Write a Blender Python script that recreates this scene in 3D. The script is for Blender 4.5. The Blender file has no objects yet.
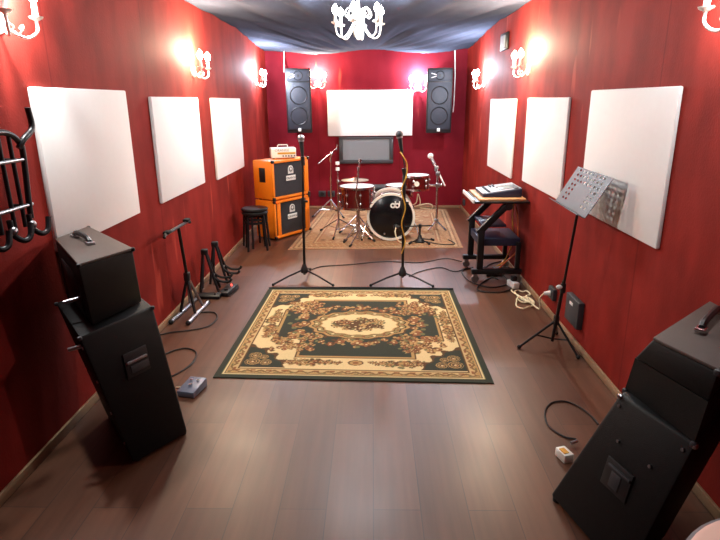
import bpy, bmesh, math, random
import numpy as np
from mathutils import Vector, Matrix, Quaternion
PI = math.pi
S = bpy.context.scene
COL = S.collection
random.seed(4)

# ------------------------------------------------------------------ camera
H, F = 1.6, 562.6
PITCH, YAW, ROLL = .292, -.024, -.009
_cy, _sy, _cp, _sp = math.cos(YAW), math.sin(YAW), math.cos(PITCH), math.sin(PITCH)
RT = Vector((_cy, -_sy, 0)); FW = Vector((_sy*_cp, _cy*_cp, -_sp)); UP = RT.cross(FW)
_c, _s = math.cos(ROLL), math.sin(ROLL)
RT, UP = RT*_c + UP*_s, UP*_c - RT*_s
CAM = Vector((0, 0, H))
cd = bpy.data.cameras.new('camera'); cam = bpy.data.objects.new('camera', cd); COL.objects.link(cam)
cd.sensor_width = 36; cd.lens = F/720*36; cd.clip_start = .02
cam.matrix_world = Matrix(((RT.x, UP.x, -FW.x, 0), (RT.y, UP.y, -FW.y, 0), (RT.z, UP.z, -FW.z, H), (0, 0, 0, 1)))
S.camera = cam
# survey helpers: the point of the floor / a wall / a cross plane seen along one sight line
def _ray(x, y): return FW + RT*((x-360)/F) - UP*((y-270)/F)
def fl(x, y, z=0.): d = _ray(x, y); return CAM + d*((z-H)/d.z)
def wx(x, y, X): d = _ray(x, y); return CAM + d*(X/d.x)
def wy(x, y, Y): d = _ray(x, y); return CAM + d*(Y/d.y)
V = Vector

# ------------------------------------------------------------------ materials
def srgb(r, g, b):
    f = lambda c: c/12.92 if c <= .04045 else ((c+.055)/1.055)**2.4
    return (f(r/255), f(g/255), f(b/255), 1)
def nodes(name):
    m = bpy.data.materials.new(name); m.use_nodes = True
    return m, m.node_tree.nodes, m.node_tree.links, m.node_tree.nodes['Principled BSDF']
def mat(name, col, rough=.5, metal=0., var=.12, scale=30., bump=0., bscale=200., coat=0., spec=.5):
    m, N, L, p = nodes(name)
    p.inputs['Roughness'].default_value = rough; p.inputs['Metallic'].default_value = metal
    p.inputs['Coat Weight'].default_value = coat; p.inputs['Specular IOR Level'].default_value = spec
    tc = N.new('ShaderNodeTexCoord'); nz = N.new('ShaderNodeTexNoise'); nz.inputs['Scale'].default_value = scale
    nz.inputs['Detail'].default_value = 4
    L.new(tc.outputs['Object'], nz.inputs['Vector'])
    mx = N.new('ShaderNodeMix'); mx.data_type = 'RGBA'
    c = srgb(*col)
    mx.inputs[6].default_value = tuple(x*(1-var) for x in c[:3])+(1,)
    mx.inputs[7].default_value = tuple(min(1, x*(1+var)) for x in c[:3])+(1,)
    L.new(nz.outputs['Fac'], mx.inputs[0]); L.new(mx.outputs[2], p.inputs['Base Color'])
    if bump:
        n2 = N.new('ShaderNodeTexNoise'); n2.inputs['Scale'].default_value = bscale
        L.new(tc.outputs['Object'], n2.inputs['Vector'])
        b = N.new('ShaderNodeBump'); b.inputs['Strength'].default_value = bump; b.inputs['Distance'].default_value = .004
        L.new(n2.outputs['Fac'], b.inputs['Height']); L.new(b.outputs['Normal'], p.inputs['Normal'])
    return m
def emis(name, col, st):
    m, N, L, p = nodes(name)
    p.inputs['Base Color'].default_value = col; p.inputs['Emission Color'].default_value = col
    p.inputs['Emission Strength'].default_value = st
    return m
def attr_mat(name, rough=.95, bump=.4, bscale=350):
    m, N, L, p = nodes(name)
    a = N.new('ShaderNodeAttribute'); a.attribute_name = 'pattern'
    tc = N.new('ShaderNodeTexCoord'); nz = N.new('ShaderNodeTexNoise'); nz.inputs['Scale'].default_value = bscale
    L.new(tc.outputs['Object'], nz.inputs['Vector'])
    h = N.new('ShaderNodeHueSaturation'); mr = N.new('ShaderNodeMapRange')
    mr.inputs[3].default_value = .8; mr.inputs[4].default_value = 1.2
    L.new(nz.outputs['Fac'], mr.inputs[0]); L.new(mr.outputs[0], h.inputs['Value']); L.new(a.outputs['Color'], h.inputs['Color'])
    L.new(h.outputs['Color'], p.inputs['Base Color']); p.inputs['Roughness'].default_value = rough
    p.inputs['Specular IOR Level'].default_value = .15
    b = N.new('ShaderNodeBump'); b.inputs['Strength'].default_value = bump; b.inputs['Distance'].default_value = .003
    L.new(nz.outputs['Fac'], b.inputs['Height']); L.new(b.outputs['Normal'], p.inputs['Normal'])
    return m

def wall_mat(name, axis, WALL_A, WALL_B):
    """dark red wall cloth: mottling, vertical seams, a few pale scuffs"""
    m, N, L, p = nodes(name)
    tc = N.new('ShaderNodeTexCoord'); ge = N.new('ShaderNodeNewGeometry')
    sp = N.new('ShaderNodeSeparateXYZ'); L.new(ge.outputs['Position'], sp.inputs[0])
    nz = N.new('ShaderNodeTexNoise'); nz.inputs['Scale'].default_value = 2.2; nz.inputs['Detail'].default_value = 6
    L.new(ge.outputs['Position'], nz.inputs['Vector'])
    mp = N.new('ShaderNodeMapping'); mp.inputs['Scale'].default_value = (5, 5, 1.6)
    L.new(ge.outputs['Position'], mp.inputs['Vector'])
    st = N.new('ShaderNodeTexNoise'); st.inputs['Scale'].default_value = 1.; st.inputs['Detail'].default_value = 5
    L.new(mp.outputs[0], st.inputs['Vector'])
    ad = N.new('ShaderNodeMath'); ad.operation = 'ADD'; L.new(nz.outputs['Fac'], ad.inputs[0]); L.new(st.outputs['Fac'], ad.inputs[1])
    r = N.new('ShaderNodeValToRGB'); e = r.color_ramp.elements
    e[0].position = .38; e[0].color = WALL_A; e[1].position = .62; e[1].color = WALL_B
    hf = N.new('ShaderNodeMath'); hf.operation = 'MULTIPLY'; hf.inputs[1].default_value = .5
    L.new(ad.outputs[0], hf.inputs[0]); L.new(hf.outputs[0], r.inputs[0])
    # seams every 1.22 m
    co = sp.outputs['Y' if axis == 'y' else 'X']
    a = N.new('ShaderNodeMath'); a.operation = 'ADD'; a.inputs[1].default_value = 20.34; L.new(co, a.inputs[0])
    mo = N.new('ShaderNodeMath'); mo.operation = 'MODULO'; mo.inputs[1].default_value = 1.22; L.new(a.outputs[0], mo.inputs[0])
    lt = N.new('ShaderNodeMath'); lt.operation = 'LESS_THAN'; lt.inputs[1].default_value = .012; L.new(mo.outputs[0], lt.inputs[0])
    m1 = N.new('ShaderNodeMix'); m1.data_type = 'RGBA'; m1.inputs[7].default_value = (.12, .008, .007, 1)
    sc = N.new('ShaderNodeMath'); sc.operation = 'MULTIPLY'; sc.inputs[1].default_value = .55; L.new(lt.outputs[0], sc.inputs[0])
    L.new(sc.outputs[0], m1.inputs[0]); L.new(r.outputs[0], m1.inputs[6])
    # pale vertical scuffs
    mp2 = N.new('ShaderNodeMapping'); mp2.inputs['Scale'].default_value = (3.2, 3.2, .55); L.new(ge.outputs['Position'], mp2.inputs['Vector'])
    n3 = N.new('ShaderNodeTexNoise'); n3.inputs['Scale'].default_value = 1.7; n3.inputs['Detail'].default_value = 2; L.new(mp2.outputs[0], n3.inputs['Vector'])
    r2 = N.new('ShaderNodeValToRGB'); q = r2.color_ramp.elements; q[0].position = .70; q[0].color = (0, 0, 0, 1); q[1].position = .74; q[1].color = (.5, .5, .5, 1)
    L.new(n3.outputs['Fac'], r2.inputs[0])
    m2 = N.new('ShaderNodeMix'); m2.data_type = 'RGBA'; m2.inputs[7].default_value = (.5, .075, .05, 1)
    L.new(r2.outputs[0], m2.inputs[0]); L.new(m1.outputs[2], m2.inputs[6]); L.new(m2.outputs[2], p.inputs['Base Color'])
    p.inputs['Roughness'].default_value = .7; p.inputs['Specular IOR Level'].default_value = .08
    n4 = N.new('ShaderNodeTexNoise'); n4.inputs['Scale'].default_value = 90; L.new(ge.outputs['Position'], n4.inputs['Vector'])
    b = N.new('ShaderNodeBump'); b.inputs['Strength'].default_value = .25; b.inputs['Distance'].default_value = .004
    L.new(n4.outputs['Fac'], b.inputs['Height']); L.new(b.outputs['Normal'], p.inputs['Normal'])
    return m


def floor_mat():
    m, N, L, p = nodes('laminate_floor')
    ge = N.new('ShaderNodeNewGeometry')
    mp = N.new('ShaderNodeMapping'); mp.inputs['Rotation'].default_value = (0, 0, PI/2); L.new(ge.outputs['Position'], mp.inputs['Vector'])
    br = N.new('ShaderNodeTexBrick'); br.inputs['Scale'].default_value = 1; br.inputs['Brick Width'].default_value = 1.28; br.inputs['Row Height'].default_value = .193
    br.inputs['Mortar Size'].default_value = .0022; br.inputs['Bias'].default_value = 0
    br.inputs['Color1'].default_value = srgb(103, 65, 46); br.inputs['Color2'].default_value = srgb(86, 53, 38); br.inputs['Mortar'].default_value = srgb(70, 46, 36)
    L.new(mp.outputs[0], br.inputs['Vector'])
    m2 = N.new('ShaderNodeMapping'); m2.inputs['Scale'].default_value = (22, 1.3, 1); L.new(ge.outputs['Position'], m2.inputs['Vector'])
    g = N.new('ShaderNodeTexNoise'); g.inputs['Scale'].default_value = 1.4; g.inputs['Detail'].default_value = 7; L.new(m2.outputs[0], g.inputs['Vector'])
    mr = N.new('ShaderNodeMapRange'); mr.inputs[3].default_value = .62; mr.inputs[4].default_value = 1.38; L.new(g.outputs['Fac'], mr.inputs[0])
    h = N.new('ShaderNodeHueSaturation'); L.new(br.outputs['Color'], h.inputs['Color']); L.new(mr.outputs[0], h.inputs['Value'])
    L.new(h.outputs[0], p.inputs['Base Color'])
    n5 = N.new('ShaderNodeTexNoise'); n5.inputs['Scale'].default_value = 3; L.new(ge.outputs['Position'], n5.inputs['Vector'])
    rr = N.new('ShaderNodeMapRange'); rr.inputs[3].default_value = .32; rr.inputs[4].default_value = .46; L.new(n5.outputs['Fac'], rr.inputs[0]); L.new(rr.outputs[0], p.inputs['Roughness'])
    return m

M = dict(
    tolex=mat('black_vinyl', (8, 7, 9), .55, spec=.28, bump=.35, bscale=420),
    tolex_top=mat('brown_top_vinyl', (74, 60, 54), .6, bump=.35, bscale=420),  # lighter brown vinyl for the amplifier top panels
    black=mat('black_metal', (24, 24, 27), .38, metal=.3),
    plastic=mat('black_plastic', (22, 22, 25), .45),
    rubber=mat('rubber', (16, 16, 17), .8),
    chrome=mat('chrome', (215, 215, 218), .18, metal=1., var=.05),
    steel=mat('brushed_steel', (165, 165, 170), .35, metal=1.),
    white=mat('white_canvas', (240, 238, 236), .9, var=.02, bump=.15, bscale=500, spec=.2),
    whitemet=mat('white_enamel', (238, 232, 222), .3, var=.03),
    whitepl=mat('white_plastic', (235, 233, 228), .4, var=.03),
    cream=mat('cream_cable', (225, 212, 178), .5),
    yellow=mat('yellow_cable', (206, 160, 60), .5),
    orange=mat('orange_vinyl', (245, 130, 22), .45, var=.06, bump=.2, bscale=400),
    cable=mat('black_cable', (22, 20, 20), .55),
    orangecable=mat('orange_cable', (215, 105, 55), .5),
    grille=mat('grille_cloth', (40, 40, 44), .8, var=.3, scale=250, bump=.4, bscale=600),
    pa=mat('speaker_grille', (44, 49, 60), .5, var=.25, scale=300, bump=.4, bscale=700),
    burg=mat('burgundy_lacquer', (78, 18, 18), .16, var=.2, scale=8, coat=.6),
    head=mat('drum_head', (238, 238, 238), .45, var=.03),
    khead=mat('black_drum_head', (12, 13, 17), .22, var=.1),
    hoop=mat('cream_hoop', (228, 222, 212), .3, var=.05),
    brass=mat('cymbal_bronze', (200, 188, 165), .3, metal=1., scale=60),
    tan=mat('tan_board', (198, 142, 96), .5, var=.12, scale=14),
    mixer=mat('grey_console', (140, 145, 158), .4, var=.05),
    navy=mat('navy_side', (36, 42, 66), .4),
    screen=mat('dim_screen', (120, 135, 140), .2),
    knob=mat('knob_grey', (70, 72, 80), .5),
    mesh=mat('grey_ribbed_mesh', (150, 155, 160), .5, var=.1, scale=90),
    trim=mat('oak_trim', (150, 118, 88), .45, var=.12, scale=18),
    cloth=mat('drape_cloth', (66, 69, 82), 1., spec=.0, var=.12, scale=6, bump=.12, bscale=300),
    ceil=mat('ceiling_paint', (80, 82, 94), .8),
    deskgrey=mat('desk_grey', (60, 65, 78), .5),
    pedal=mat('pedal_metal', (118, 124, 142), .4, metal=.4, scale=80),
    gold=mat('gold_strip', (212, 160, 60), .35, metal=.3),
    pink=mat('pale_pink_pad', (225, 180, 165), .6, var=.03),
    grey=mat('grey_trim', (120, 112, 116), .5),
    dgrey=mat('dark_grey_box', (52, 52, 56), .5),
    leather=mat('seat_vinyl', (20, 20, 22), .4),
    floor=floor_mat(), wl=wall_mat('red_wall_side', 'y', (.165, .013, .009, 1), (.28, .024, .017, 1)), wb=wall_mat('red_wall_cool_light', 'x', (.145, .006, .013, 1), (.20, .011, .02, 1)),  # wb is darker and purplish: the cooler light there is put into its colour
    rug=attr_mat('rug_pile'), rug2=attr_mat('faded_rug_pile'),
    led=emis('red_led', (1, .05, .03, 1), 3),
    hot=emis('bulb_warm', (1, .86, .62, 1), 26), cold=emis('bulb_cool', (.9, .93, 1, 1), 26),
)

# ------------------------------------------------------------------ mesh building
OFF = {}
def catmull(P, n=6, closed=False):
    P = [V(p) for p in P]; out = []
    m = len(P)
    for i in range(m if closed else m-1):
        if closed: a, b, c, d = P[i-1], P[i], P[(i+1) % m], P[(i+2) % m]
        else: b, c = P[i], P[i+1]; a = P[i-1] if i else b*2-c; d = P[i+2] if i+2 < m else c*2-b
        for k in range(n):
            t = k/n
            out.append(.5*((2*b)+(c-a)*t+(2*a-5*b+4*c-d)*t*t+(3*b-a-3*c+d)*t**3))
    if not closed: out.append(P[-1])
    return out
class MB:
    def __init__(s): s.bm = bmesh.new()
    def _xf(s, vs, mtx): bmesh.ops.transform(s.bm, matrix=mtx, verts=vs)
    def box(s, c, size, rot=None, bev=0.):
        vs = bmesh.ops.create_cube(s.bm, size=1)['verts']
        mt = Matrix.Translation(V(c)) @ ((rot.to_4x4() if rot is not None else Matrix.Identity(4))) @ Matrix.Diagonal((*size, 1))
        s._xf(vs, mt)
        if bev: bmesh.ops.bevel(s.bm, geom=list({e for v in vs for e in v.link_edges}), offset=bev, segments=2, affect='EDGES', profile=.5)
        return s
    def mm(s, lo, hi, bev=0.):
        lo, hi = V(lo), V(hi); return s.box((lo+hi)/2, hi-lo, None, bev)
    def hexa(s, b, t, bev=0.):
        vs = [s.bm.verts.new(V(p)) for p in list(b)+list(t)]
        fs = [s.bm.faces.new([vs[i] for i in q]) for q in ((3, 2, 1, 0), (4, 5, 6, 7), (0, 1, 5, 4), (1, 2, 6, 5), (2, 3, 7, 6), (3, 0, 4, 7))]
        bmesh.ops.recalc_face_normals(s.bm, faces=fs)
        if bev: bmesh.ops.bevel(s.bm, geom=list({e for f in fs for e in f.edges}), offset=bev, segments=2, affect='EDGES', profile=.5)
        return s
    def prism(s, poly, off, bev=0.):
        off = V(off); a = [s.bm.verts.new(V(p)) for p in poly]; b = [s.bm.verts.new(V(p)+off) for p in poly]; n = len(a)
        fs = [s.bm.faces.new(a[::-1]), s.bm.faces.new(b)]+[s.bm.faces.new((a[i], a[(i+1) % n], b[(i+1) % n], b[i])) for i in range(n)]
        bmesh.ops.recalc_face_normals(s.bm, faces=fs)
        if bev: bmesh.ops.bevel(s.bm, geom=list({e for f in fs for e in f.edges}), offset=bev, segments=2, affect='EDGES', profile=.5)
        return s
    def tube(s, pts, r, seg=8, smooth=0, closed=False):
        P = catmull(pts, smooth, closed) if smooth else [V(p) for p in pts]
        R = r if callable(r) else (lambda t: r)
        n = len(P); rings = []; nrm = None
        for i, p in enumerate(P):
            if closed: t = P[(i+1) % n]-P[i-1]
            else: t = P[min(i+1, n-1)]-P[max(i-1, 0)]
            t.normalize()
            if nrm is None: nrm = t.orthogonal().normalized()
            else:
                nrm = nrm - t*nrm.dot(t)
                nrm = nrm.normalized() if nrm.length > 1e-6 else t.orthogonal().normalized()
            bn = t.cross(nrm); rr = R(i/max(1, n-1))
            rings.append([s.bm.verts.new(p+(nrm*math.cos(2*PI*k/seg)+bn*math.sin(2*PI*k/seg))*rr) for k in range(seg)])
        for i in range(n if closed else n-1):
            a, b = rings[i], rings[(i+1) % n]
            for k in range(seg): s.bm.faces.new((a[k], a[(k+1) % seg], b[(k+1) % seg], b[k]))
        if not closed: s.bm.faces.new(rings[0][::-1]); s.bm.faces.new(rings[-1])
        return s
    def cyl(s, a, b, r, r2=None, seg=16):
        r2 = r if r2 is None else r2
        return s.tube([a, b], lambda t: r+(r2-r)*t, seg)
    def sph(s, c, r, scale=(1, 1, 1), seg=14):
        vs = bmesh.ops.create_uvsphere(s.bm, u_segments=seg, v_segments=max(6, seg//2+2), radius=r)['verts']
        s._xf(vs, Matrix.Translation(V(c)) @ Matrix.Diagonal((*scale, 1))); return s
    def lathe(s, prof, c=(0, 0, 0), axis=(0, 0, 1), seg=32, closed=False):
        q = V((0, 0, 1)).rotation_difference(V(axis).normalized()); c = V(c); rings = []
        for r, z in prof:
            if r < 1e-6: rings.append([s.bm.verts.new(c+q @ V((0, 0, z)))])
            else: rings.append([s.bm.verts.new(c+q @ V((r*math.cos(2*PI*k/seg), r*math.sin(2*PI*k/seg), z))) for k in range(seg)])
        n = len(rings)
        for i in range(n if closed else n-1):
            a, b = rings[i], rings[(i+1) % n]
            for k in range(seg):
                q_ = [a[k % len(a)], a[(k+1) % len(a)], b[(k+1) % len(b)], b[k % len(b)]]
                u = []
                for v in q_:
                    if v not in u: u.append(v)
                if len(u) > 2: s.bm.faces.new(u)
        return s
    def build(s, name, material, parent=None, local=False, label=None, cat=None, group=None, kind=None, angle=38):
        bmesh.ops.recalc_face_normals(s.bm, faces=s.bm.faces)
        me = bpy.data.meshes.new(name)
        if parent is None:
            xs = [v.co for v in s.bm.verts]
            lo = V((min(v[i] for v in xs) for i in range(3))); hi = V((max(v[i] for v in xs) for i in range(3)))
            o0 = V(((lo.x+hi.x)/2, (lo.y+hi.y)/2, lo.z))
        else: o0 = V((0, 0, 0)) if local else OFF[parent.name]
        bmesh.ops.translate(s.bm, verts=s.bm.verts, vec=-o0)
        s.bm.to_mesh(me); s.bm.free()
        for p in me.polygons: p.use_smooth = True
        me.set_sharp_from_angle(angle=math.radians(angle))
        me.materials.append(M[material] if isinstance(material, str) else material)
        o = bpy.data.objects.new(name, me); COL.objects.link(o)
        if parent is None: o.location = o0; OFF[o.name] = o0
        else: o.parent = parent; OFF[o.name] = o0
        return tag(o, label, cat, group, kind)
def tag(o, label=None, cat=None, group=None, kind=None):
    for k, v in (('label', label), ('category', cat), ('group', group), ('kind', kind)):
        if v: o[k] = v
    return o
def thing(name, label, cat, loc=(0, 0, 0), rz=0., group=None, rot=None):
    o = bpy.data.objects.new(name, None); COL.objects.link(o); o.empty_display_size = .1
    o.location = loc; o.rotation_euler = rot if rot else (0, 0, rz); OFF[o.name] = V(loc)
    return tag(o, label, cat, group)
def copy_tree(o, parent=None):
    c = o.copy(); COL.objects.link(c); c.parent = parent
    for ch in list(o.children): copy_tree(ch, c)
    return c
def dup(o, loc, rz, label):
    c = copy_tree(o); c.location = loc; c.rotation_euler = (0, 0, rz); c['label'] = label; OFF[c.name] = V(loc); return c
def text(name, body, size, mtx, material, parent, ext=.0008):
    cu = bpy.data.curves.new(name, 'FONT'); cu.body = body; cu.size = size; cu.align_x = 'CENTER'; cu.align_y = 'CENTER'; cu.extrude = ext
    t = bpy.data.objects.new('tmp', cu); COL.objects.link(t)
    bpy.context.view_layer.update()
    me = bpy.data.meshes.new_from_object(t.evaluated_get(bpy.context.evaluated_depsgraph_get()))
    bpy.data.objects.remove(t); me.transform(mtx); me.materials.clear(); me.materials.append(M[material]); me.name = name
    o = bpy.data.objects.new(name, me); COL.objects.link(o); o.parent = parent; return o
def frame_mtx(o, x, y):
    x = V(x).normalized(); y = V(y).normalized(); z = x.cross(y); o = V(o)
    return Matrix(((x.x, y.x, z.x, o.x), (x.y, y.y, z.y, o.y), (x.z, y.z, z.z, o.z), (0, 0, 0, 1)))

# ------------------------------------------------------------------ the room
XL, XR, YB, YF, ZC = -1.558, 1.367, 8.658, -1.3, 2.46
def struct(name, mb, m): return mb.build(name, m, kind='structure')
struct('floor', MB().mm((XL-.2, YF-.2, -.12), (XR+.2, YB+.2, 0)), 'floor')
struct('ceiling', MB().mm((XL-.2, YF-.2, ZC), (XR+.2, YB+.2, ZC+.1)), 'ceil')
struct('wall_left', MB().mm((XL-.12, YF, 0), (XL, YB, ZC)), 'wl')
struct('wall_right', MB().mm((XR, YF, 0), (XR+.12, YB, ZC)), 'wl')
struct('wall_back', MB().mm((XL-.12, YB, 0), (XR+.12, YB+.12, ZC)), 'wb')
struct('wall_front', MB().mm((XL-.12, YF-.12, 0), (XR+.12, YF, ZC)), 'wb')
struct('baseboard_left', MB().mm((XL, YF, 0), (XL+.014, YB, .05), .004), 'trim')
struct('baseboard_right', MB().mm((XR-.014, YF, 0), (XR, YB, .05), .004), 'trim')
struct('baseboard_back', MB().mm((XL+.014, YB-.014, 0), (XR-.014, YB, .04), .004), 'trim')

# gathered cloth under the ceiling
def drape(x0, x1, y0, y1, nx, ny):
    mb = MB(); rows = []
    cx = -.12
    for j in range(ny+1):
        y = y0+(y1-y0)*j/ny; row = []
        for i in range(nx+1):
            x = x0+(x1-x0)*i/nx
            dx, dy = abs(x-cx), y-8.95
            th = math.atan2(dx, -dy+.05); d = math.hypot(dx, dy)
            w = min(1, dx/.35)
            back = max(0, min(1, (y-6.6)/2.0)); back = back*back*(3-2*back)
            fold = math.sin(th*44+1.3*math.sin(x*2.1+y*.9)+(0 if x < cx else 1.7))+.6*math.sin(th*71+y*1.7+x)+.35*math.sin(th*90-y*2.3)
            ampl = .013*min(1, d/1.2)*w
            edge = min(1, (x-x0)/.25, (x1-x)/.25)
            sag = .05*math.sin(PI*(x-x0)/(x1-x0)*2-.2)**2
            z = 2.41-.105*back-sag*edge*(.4+.6*back)+fold*ampl*(.35+.65*edge)
            row.append(mb.bm.verts.new((x, y, min(z, ZC-.004))))
        rows.append(row)
    for j in range(ny):
        for i in range(nx): mb.bm.faces.new((rows[j][i], rows[j][i+1], rows[j+1][i+1], rows[j+1][i]))
    return mb
o = drape(XL+.002, XR-.002, YF+.01, YB-.004, 190, 360).build('ceiling_drape', 'cloth', label='dark grey gathered fabric draped under the whole ceiling', cat='ceiling drape', angle=180)
md = o.modifiers.new('thick', 'SOLIDIFY'); md.thickness = .003; md.offset = 1

# ------------------------------------------------------------------ white acoustic panels
def wallpanel(side, y0, y1, z0, z1, label):
    X = XL if side < 0 else XR; t = .028*(-side); k_ = 1.0146 if side < 0 else 1.0167
    y0, y1, z0, z1 = y0*k_, y1*k_, 1.6+(z0-1.6)*k_, 1.6+(z1-1.6)*k_
    lo, hi = sorted((X, X+t)); g = .006
    th = thing('acoustic_panel', label, 'panel', (X, (y0+y1)/2, z0), group='white acoustic panels on the red walls')
    MB().mm((lo+(g if side > 0 else 0), y0, z0), (hi-(0 if side > 0 else 0), y1, z1), .009).build('canvas_cover', 'white', th)
    MB().mm((min(X, X-side*.006), y0+.02, z0+.02), (max(X, X-side*.006), y1-.02, z1-.02)).build('backing_frame', 'trim', th)
wallpanel(-1, 2.59, 3.58, .914, 1.673, 'large white fabric wall panel on left wall above the black amplifier stack')
wallpanel(-1, 3.983, 5.058, .904, 1.64, 'white fabric panel in the middle of the three on the left wall')
wallpanel(-1, 5.497, 6.667, .869, 1.639, 'white fabric panel on left wall nearest the orange speaker cabinets')
wallpanel(1, 2.58, 3.607, .921, 1.65, 'large white fabric panel on right wall behind the music stand')
wallpanel(1, 4.001, 5.051, .907, 1.611, 'white fabric panel in the middle of the three on the right wall')
wallpanel(1, 5.479, 6.625, .868, 1.608, 'white fabric panel on right wall farthest in, over the mixer cart')
th = thing('acoustic_panel', 'wide white fabric panel on back wall between the two loudspeakers', 'panel', (-.04, YB, 1.10), group='white acoustic panels on the red walls')
MB().mm((-.666, YB-.06, 1.10), (.588, YB-.006, 1.752), .008).build('canvas_cover', 'white', th)
MB().mm((-.64, YB-.006, 1.12), (.56, YB, 1.73)).build('backing_frame', 'trim', th)

# ribbed grey panel in a black frame under it
th = thing('ribbed_panel', 'black framed grey ribbed panel under the white panel on back wall', 'panel', (-.1, YB, .69))
x0, x1, z0, z1, b = -.505, .308, .692, 1.085, .055
f_ = MB()
for lo, hi in (((x0, z0), (x1, z0+b)), ((x0, z1-b*.6), (x1, z1)), ((x0, z0+b), (x0+b, z1-b*.6)), ((x1-b, z0+b), (x1, z1-b*.6))):
    f_.mm((lo[0], YB-.05, lo[1]), (hi[0], YB, hi[1]), .006)
f_.build('frame', 'dgrey', th)
r_ = MB().mm((x0+b, YB-.02, z0+b), (x1-b, YB, z1-b*.6))
n = 46
for i in range(n):
    x = x0+b+(x1-x0-2*b)*(i+.5)/n; r_.mm((x-.004, YB-.03, z0+b), (x+.004, YB-.02, z1-b*.6))
r_.build('ribbed_insert', 'mesh', th)

# ------------------------------------------------------------------ wall sconces (local: +x out of the wall)
def make_sconce(label, bulb):
    t = thing('wall_sconce', label, 'wall lamp', group='candle wall sconces')
    MB().lathe([(0, .014), (.03, .013), (.048, .008), (.052, 0), (0, 0)], (0, 0, 0), (1, 0, 0), 24).build('back_plate', 'whitemet', t, True)
    for s in (-1, 1):
        a = MB().tube([(.012, 0, 0), (.04, s*.02, -.035), (.08, s*.062, -.06), (.105, s*.105, -.03), (.105, s*.11, .02)], .0065, 8, 7)
        a.tube([(.06, s*.04, -.055), (.085, s*.03, -.03), (.075, s*.05, -.012), (.062, s*.045, -.025)], .004, 6, 6).build('arm', 'whitemet', t, True)
        MB().lathe([(.006, .012), (.026, .022), (.03, .03), (.012, .03), (.012, .085), (0, .085)], (.105, s*.11, 0), seg=16).build('candle_cup', 'whitemet', t, True)
        MB().lathe([(.006, .085), (.021, .102), (.026, .12), (.02, .142), (0, .168)], (.105, s*.11, 0), seg=14).build('bulb', bulb, t, True)
    return t
def sconce_light(t, col, pw):
    l = bpy.data.lights.new('sconce_glow', 'POINT'); l.energy = pw; l.color = col; l.shadow_soft_size = .04
    o = bpy.data.objects.new('sconce_glow', l); COL.objects.link(o); o.parent = t; o.location = (.115, 0, .15)
WARM, COOL, NEUT = (.96, .81, .57), (.74, .86, 1), (.93, .96, .93)
pw = 26
sw = make_sconce('', 'hot'); sc_ = make_sconce('', 'cold')
first = {'hot': sw, 'cold': sc_}; used = set()
for kind, loc, rz, colr, k, lab in (
    ('cold', (XL, 2.50, 1.93), 0, NEUT, .85, 'lit white candle sconce high on left wall nearest the camera'),
    ('hot', (XL, 5.14, 1.86), 0, WARM, 1.1, 'lit warm candle sconce on left wall above the gap between two white panels'),
    ('cold', (XL, 7.9, 1.85), 0, COOL, 1., 'lit cool candle sconce at the far end of left wall beside the loudspeaker'),
    ('hot', (-.80, YB, 1.84), -PI/2, WARM, .9, 'lit warm sconce on back wall right of the left loudspeaker'),
    ('cold', (.66, YB, 1.78), -PI/2, COOL, .9, 'lit cool sconce on back wall left of the right loudspeaker'),
    ('cold', (XR, 7.3, 1.79), PI, COOL, 1., 'lit cool candle sconce at the far end of right wall beside the loudspeaker'),
    ('hot', (XR, 5.25, 1.85), PI, WARM, 1.1, 'lit warm candle sconce on right wall above the gap between two white panels'),
    ('cold', (XR, 2.24, 1.9), PI, NEUT, .35, 'lit candle sconce high on right wall nearest the camera'),
):
    if kind not in used: t = first[kind]; used.add(kind); t.location = loc; t.rotation_euler = (0, 0, rz); t['label'] = lab
    else: t = dup(first[kind], loc, rz, lab)
    t['_c'] = 0; del t['_c']
    sconce_light_args = (t, colr, pw*k)
    t_lights = globals().setdefault('SCL', []); t_lights.append(sconce_light_args)
for a in SCL: sconce_light(*a)

# chandelier
CH = (-.11, 4.8, 2.06)
t = thing('chandelier', 'white scrolled chandelier with lit candle bulbs hanging from draped ceiling', 'chandelier', CH)
MB().lathe([(0, 0), (.012, .004), (.02, .02), (.012, .035), (.03, .055), (.034, .075), (.014, .1), (.012, .16), (.026, .19), (.012, .22), (.008, .30), (.008, .40)], (0, 0, 0), seg=20).build('stem', 'whitemet', t, True)
MB().lathe([(.008, .34), (.05, .35), (.055, .365), (0, .365)], (0, 0, 0), seg=24).build('ceiling_cap', 'whitemet', t, True)
for k in range(6):
    a = k*PI/3+.35; c, s = math.cos(a), math.sin(a)
    f3 = lambda r, z: (r*c, r*s, z)
    m_ = MB().tube([f3(.02, .17), f3(.06, .09), f3(.12, .02), f3(.175, .04), f3(.19, .115)], .006, 8, 7)
    m_.tube([f3(.03, .2), f3(.08, .235), f3(.11, .19), f3(.085, .165), f3(.07, .185)], .0045, 6, 6)
    m_.build('arm', 'whitemet', t, True)
    MB().lathe([(.006, .11), (.028, .12), (.033, .13), (.011, .13), (.011, .185), (0, .185)], f3(.19, 0), seg=16).build('candle_cup', 'whitemet', t, True)
    MB().lathe([(.006, .185), (.020, .2), (.024, .218), (.017, .24), (0, .262)], f3(.19, 0), seg=14).build('bulb', 'cold', t, True)
    MB().lathe([(0, -.03), (.007, -.022), (.003, 0), (0, 0)], f3(.19, .11), seg=10).build('crystal_drop', 'whitemet', t, True)
for a in (0.6, 2.7, 4.8):
    l = bpy.data.lights.new('chandelier_glow', 'POINT'); l.energy = 7; l.color = (.86, .96, 1); l.shadow_soft_size = .05
    o = bpy.data.objects.new('chandelier_glow', l); COL.objects.link(o); o.parent = t; o.location = (.12*math.cos(a), .12*math.sin(a), .16)

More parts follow.
